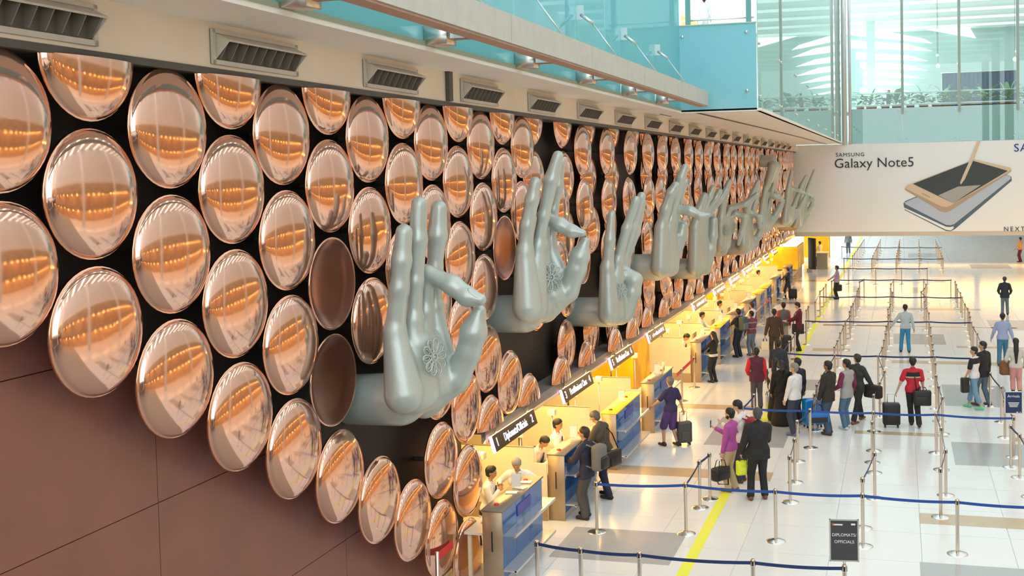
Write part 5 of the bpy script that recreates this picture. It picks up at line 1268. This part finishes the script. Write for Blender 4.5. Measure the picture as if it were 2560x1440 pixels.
carry('white and yellow carrier bag of the ponytail woman', HP((1940, 1052), -12, 1.66, (-.24, .14, .86)), .7, .32, .14, .44, cmat((.75, .76, .76)), .12, cmat((.75, .70, .03)), nm='carrier_bag')
carry('yellow carrier bag between the suit man and the white shirt man', HP((1897, 1250), 18, 1.86, (-.30, .14, .88)), .6, .22, .12, .30, cmat((.75, .80, .04)), .10, nm='carrier_bag')
hp = HP((1853, 1205), 80, 1.76, (.22, .1, .84)); carry('black bag held by the white shirt man behind the suit man', hp, .6, .32, .18, .42, m_bagk, .10)
hp = HP((2540, 992), 0, 1.68, (-.24, .18, 1.0)); bag('brown jacket draped over the arm of the pink trousered woman', (hp[0]-.04, hp[1], hp[2]-.36), .2, .32, .22, .42, cmat((.22, .10, .04)), 0, nm='draped_jacket')
hp = HP((2145, 1055), -35, 1.78, (.32, .22, .92)); bag('dark coat over the arm of the stepping man', (hp[0], hp[1], hp[2]-.28), -.6, .50, .22, .34, cmat((.025, .02, .022)), 0, nm='draped_coat')
hp = HP((2436, 1022), 60, 1.70, (-.28, .14, .90)); bag('dark jacket swinging from the hand of the tee shirt man', (hp[0], hp[1], hp[2]-.40), .4, .22, .16, .42, m_bagk, 0, nm='draped_jacket')
def backpack(label, loc, rz, m_, m2):
    o = empty('backpack', label, 'backpack', loc, rz)
    MB().rbox(-.17, .17, -.22, 0, 0, .50, .07).build('body', m_, o); MB().rbox(-.13, .13, -.27, -.18, .04, .28, .04).build('pocket', m2, o)
    for sx in (-1, 1): MB().tube([(sx*.11, -.02, .46), (sx*.13, .08, .50), (sx*.14, .20, .36), (sx*.13, .14, .10), (sx*.12, .0, .06)], .018, 6).build('strap', m_, o)
    return o
x, y = gp(1470, 1296); a_ = math.radians(78)
backpack('grey and black backpack on the navy blazer man', (x+.16, y-.04, .98), a_, mat('pack_grey', (.16, .16, .15), .7), m_bagk)
x, y = gp(1847, 893); backpack('green-grey backpack on the man at the sixth counter', (x+.10, y-.07, .98), math.radians(60), mat('pack_green', (.07, .10, .09), .7), mat('pack_green2', (.12, .15, .14), .6))
x, y = gp(1853, 1205); backpack('dark red bag on the back of the white shirt man', (x+.15, y-.03, .92), math.radians(80), mat('pack_red', (.28, .01, .03), .7), mat('pack_red2', (.18, .01, .03), .7))
ph = empty('phone', 'dark phone held up by the pink sweater man', 'phone', (0, 0, 0)); x, y = gp(1828, 1228)
ph.location = (x-.43, y+.12, 1.30); MB().rbox(-.006, .006, -.04, .04, 0, .15, .004, seg=2).build('case', m_bagk, ph); MB().box(.006, .0075, -.034, .034, .01, .14).build('screen', m_navy, ph)
pp = empty('white_paper', 'white folded paper held by the maroon hoodie man', 'paper', (gp(1998, 877)[0]-.48, gp(1998, 877)[1]-.02, 1.1), .3); MB().box(-.10, .10, -.07, .07, 0, .01).build('sheet', m_paper, pp)
# ------------------------------------------------------------------ plants, curtain and lamps on the bridge
m_leaf = mat('leaf_green', (.20, .46, .15), .5, noise=.3, nscale=3); m_leaf2 = mat('leaf_dark', (.06, .20, .10), .5, noise=.3, nscale=3); m_pot = mat('terracotta', (.45, .20, .12), .7)
prng = random.Random(11)
def leaf(mb, p, d, L, w, droop):
    d = Vector(d).normalized(); side = d.cross(Vector((0, 0, 1)))
    side = side.normalized() if side.length > .05 else Vector((1, 0, 0))
    vs = []; n = 4
    for i in range(n+1):
        t = i/n; c = p+d*L*t+Vector((0, 0, -droop*L*t*t)); ww = w*math.sin(math.pi*(.12+.88*t))*.5 if i < n else 0
        vs += [c-side*ww+Vector((0, 0, .02)), c, c+side*ww+Vector((0, 0, .02))]
    fs = []
    for i in range(n):
        k = i*3; fs += [(k, k+1, k+4, k+3), (k+1, k+2, k+5, k+4)]
    mb.add(vs, fs, 0, True)
def shrub(loc, label, big):
    o = empty('potted_plant', label, 'plant', loc, prng.uniform(0, 6), 'potted plants along the bridge railing')
    MB().lathe([(.0005, 0), (.15, 0), (.20, .30), (.22, .30), (.22, .34), (.18, .34), (.0005, .30)], n=14).build('pot', m_pot, o)
    n = 9 if big else 26
    for k in range(n):
        mb = MB(); t = prng.uniform(0, 6.28)
        if big:
            el = prng.uniform(.5, 1.4); leaf(mb, Vector((0, 0, .4)), (math.cos(t), math.sin(t), math.tan(el)), prng.uniform(1.0, 1.7), .22, .45)
        else:
            r = prng.uniform(.05, .30); p = Vector((r*math.cos(t), r*math.sin(t), prng.uniform(.32, .80)))
            leaf(mb, p, (math.cos(t), math.sin(t), prng.uniform(-.1, .9)), prng.uniform(.25, .42), .16, .4)
        mb.build('leaf', m_leaf if big else m_leaf2, o)
    o.scale = (1.5,)*3 if big else (1.45,)*3
    if big: MB().tube([(0, 0, .3), (0, .02, .5)], .03, 6).build('stem', m_leaf2, o)
    return o
for k in range(15):
    shrub((-2.6+k*.85, 79.5+prng.uniform(0, .5), 10.55), 'low dark leafy potted shrub on the bridge, '+ordn(k+1)+' from the left', False)
for k, u in enumerate((2175, 2240, 2310, 2360, 2415, 2465, 2520)):
    p = at_y(u, 230, 80.3); shrub((p.x, 80.3, 10.55), 'tall broad-leaved potted plant on the bridge, '+ordn(k+1)+' from the left', True)
cu = empty('curtain_screen', 'dark blue curtain screen standing behind the bridge plants', 'curtain', (0, 0, 0))
p0, p1 = at_y(2355, 165, 86), at_y(2546, 162, 86)
n = 34; vs = []; fs = []
for i in range(n*2+1):
    x = p0.x+(p1.x-p0.x)*i/(n*2); yy = 86+.07*math.sin(i*math.pi/2*1.0)
    vs += [(x, yy, 10.56), (x, yy, 13.55), (x, yy+.03, 10.56), (x, yy+.03, 13.55)]
for i in range(n*2):
    k = i*4; fs += [(k, k+4, k+5, k+1), (k+2, k+3, k+7, k+6), (k+1, k+5, k+7, k+3)]
MB().add(vs, fs, 0, True).build('cloth', mat('curtain_blue', (.015, .05, .15), .8), cu)
MB().tube([(p0.x-.1, 86, 13.58), (p1.x+.1, 86, 13.58)], .04, 8).build('top_rail', m_steel, cu)
for x in (p0.x, p1.x): MB().tube([(x, 86.05, 10.55), (x, 86.05, 13.6)], .04, 8).build('post', m_steel, cu)
m_bulb = mat('bulb_glow', (1, .62, .36), .5, emit=6)
for k, (u, v) in enumerate(((2345, 165), (2343, 138), (2396, 158), (2537, 148), (2541, 128))):
    p = at_y(u, v, 84.5)
    o = empty('pendant_lamp', 'glowing pendant lamp on the bridge, '+ordn(k+1)+' from the left', 'lamp', (p.x, 84.5, p.z), 0, 'pendant lamps on the bridge')
    r = .14 if k in (0, 3) else .09
    MB().lathe([(.0005, r), (r*.6, r*.8), (r, 0), (r*.6, -r*.8), (.0005, -r)], n=14).build('bulb', m_bulb, o)
    MB().tube([(0, 0, r*.9), (0, 0, 20-p.z)], .012, 6).build('cord', m_bagk, o); MB().lathe([(r*.5, r*.8), (r*.35, r*1.4), (.02, r*1.5)], n=10).build('socket', m_steel, o)
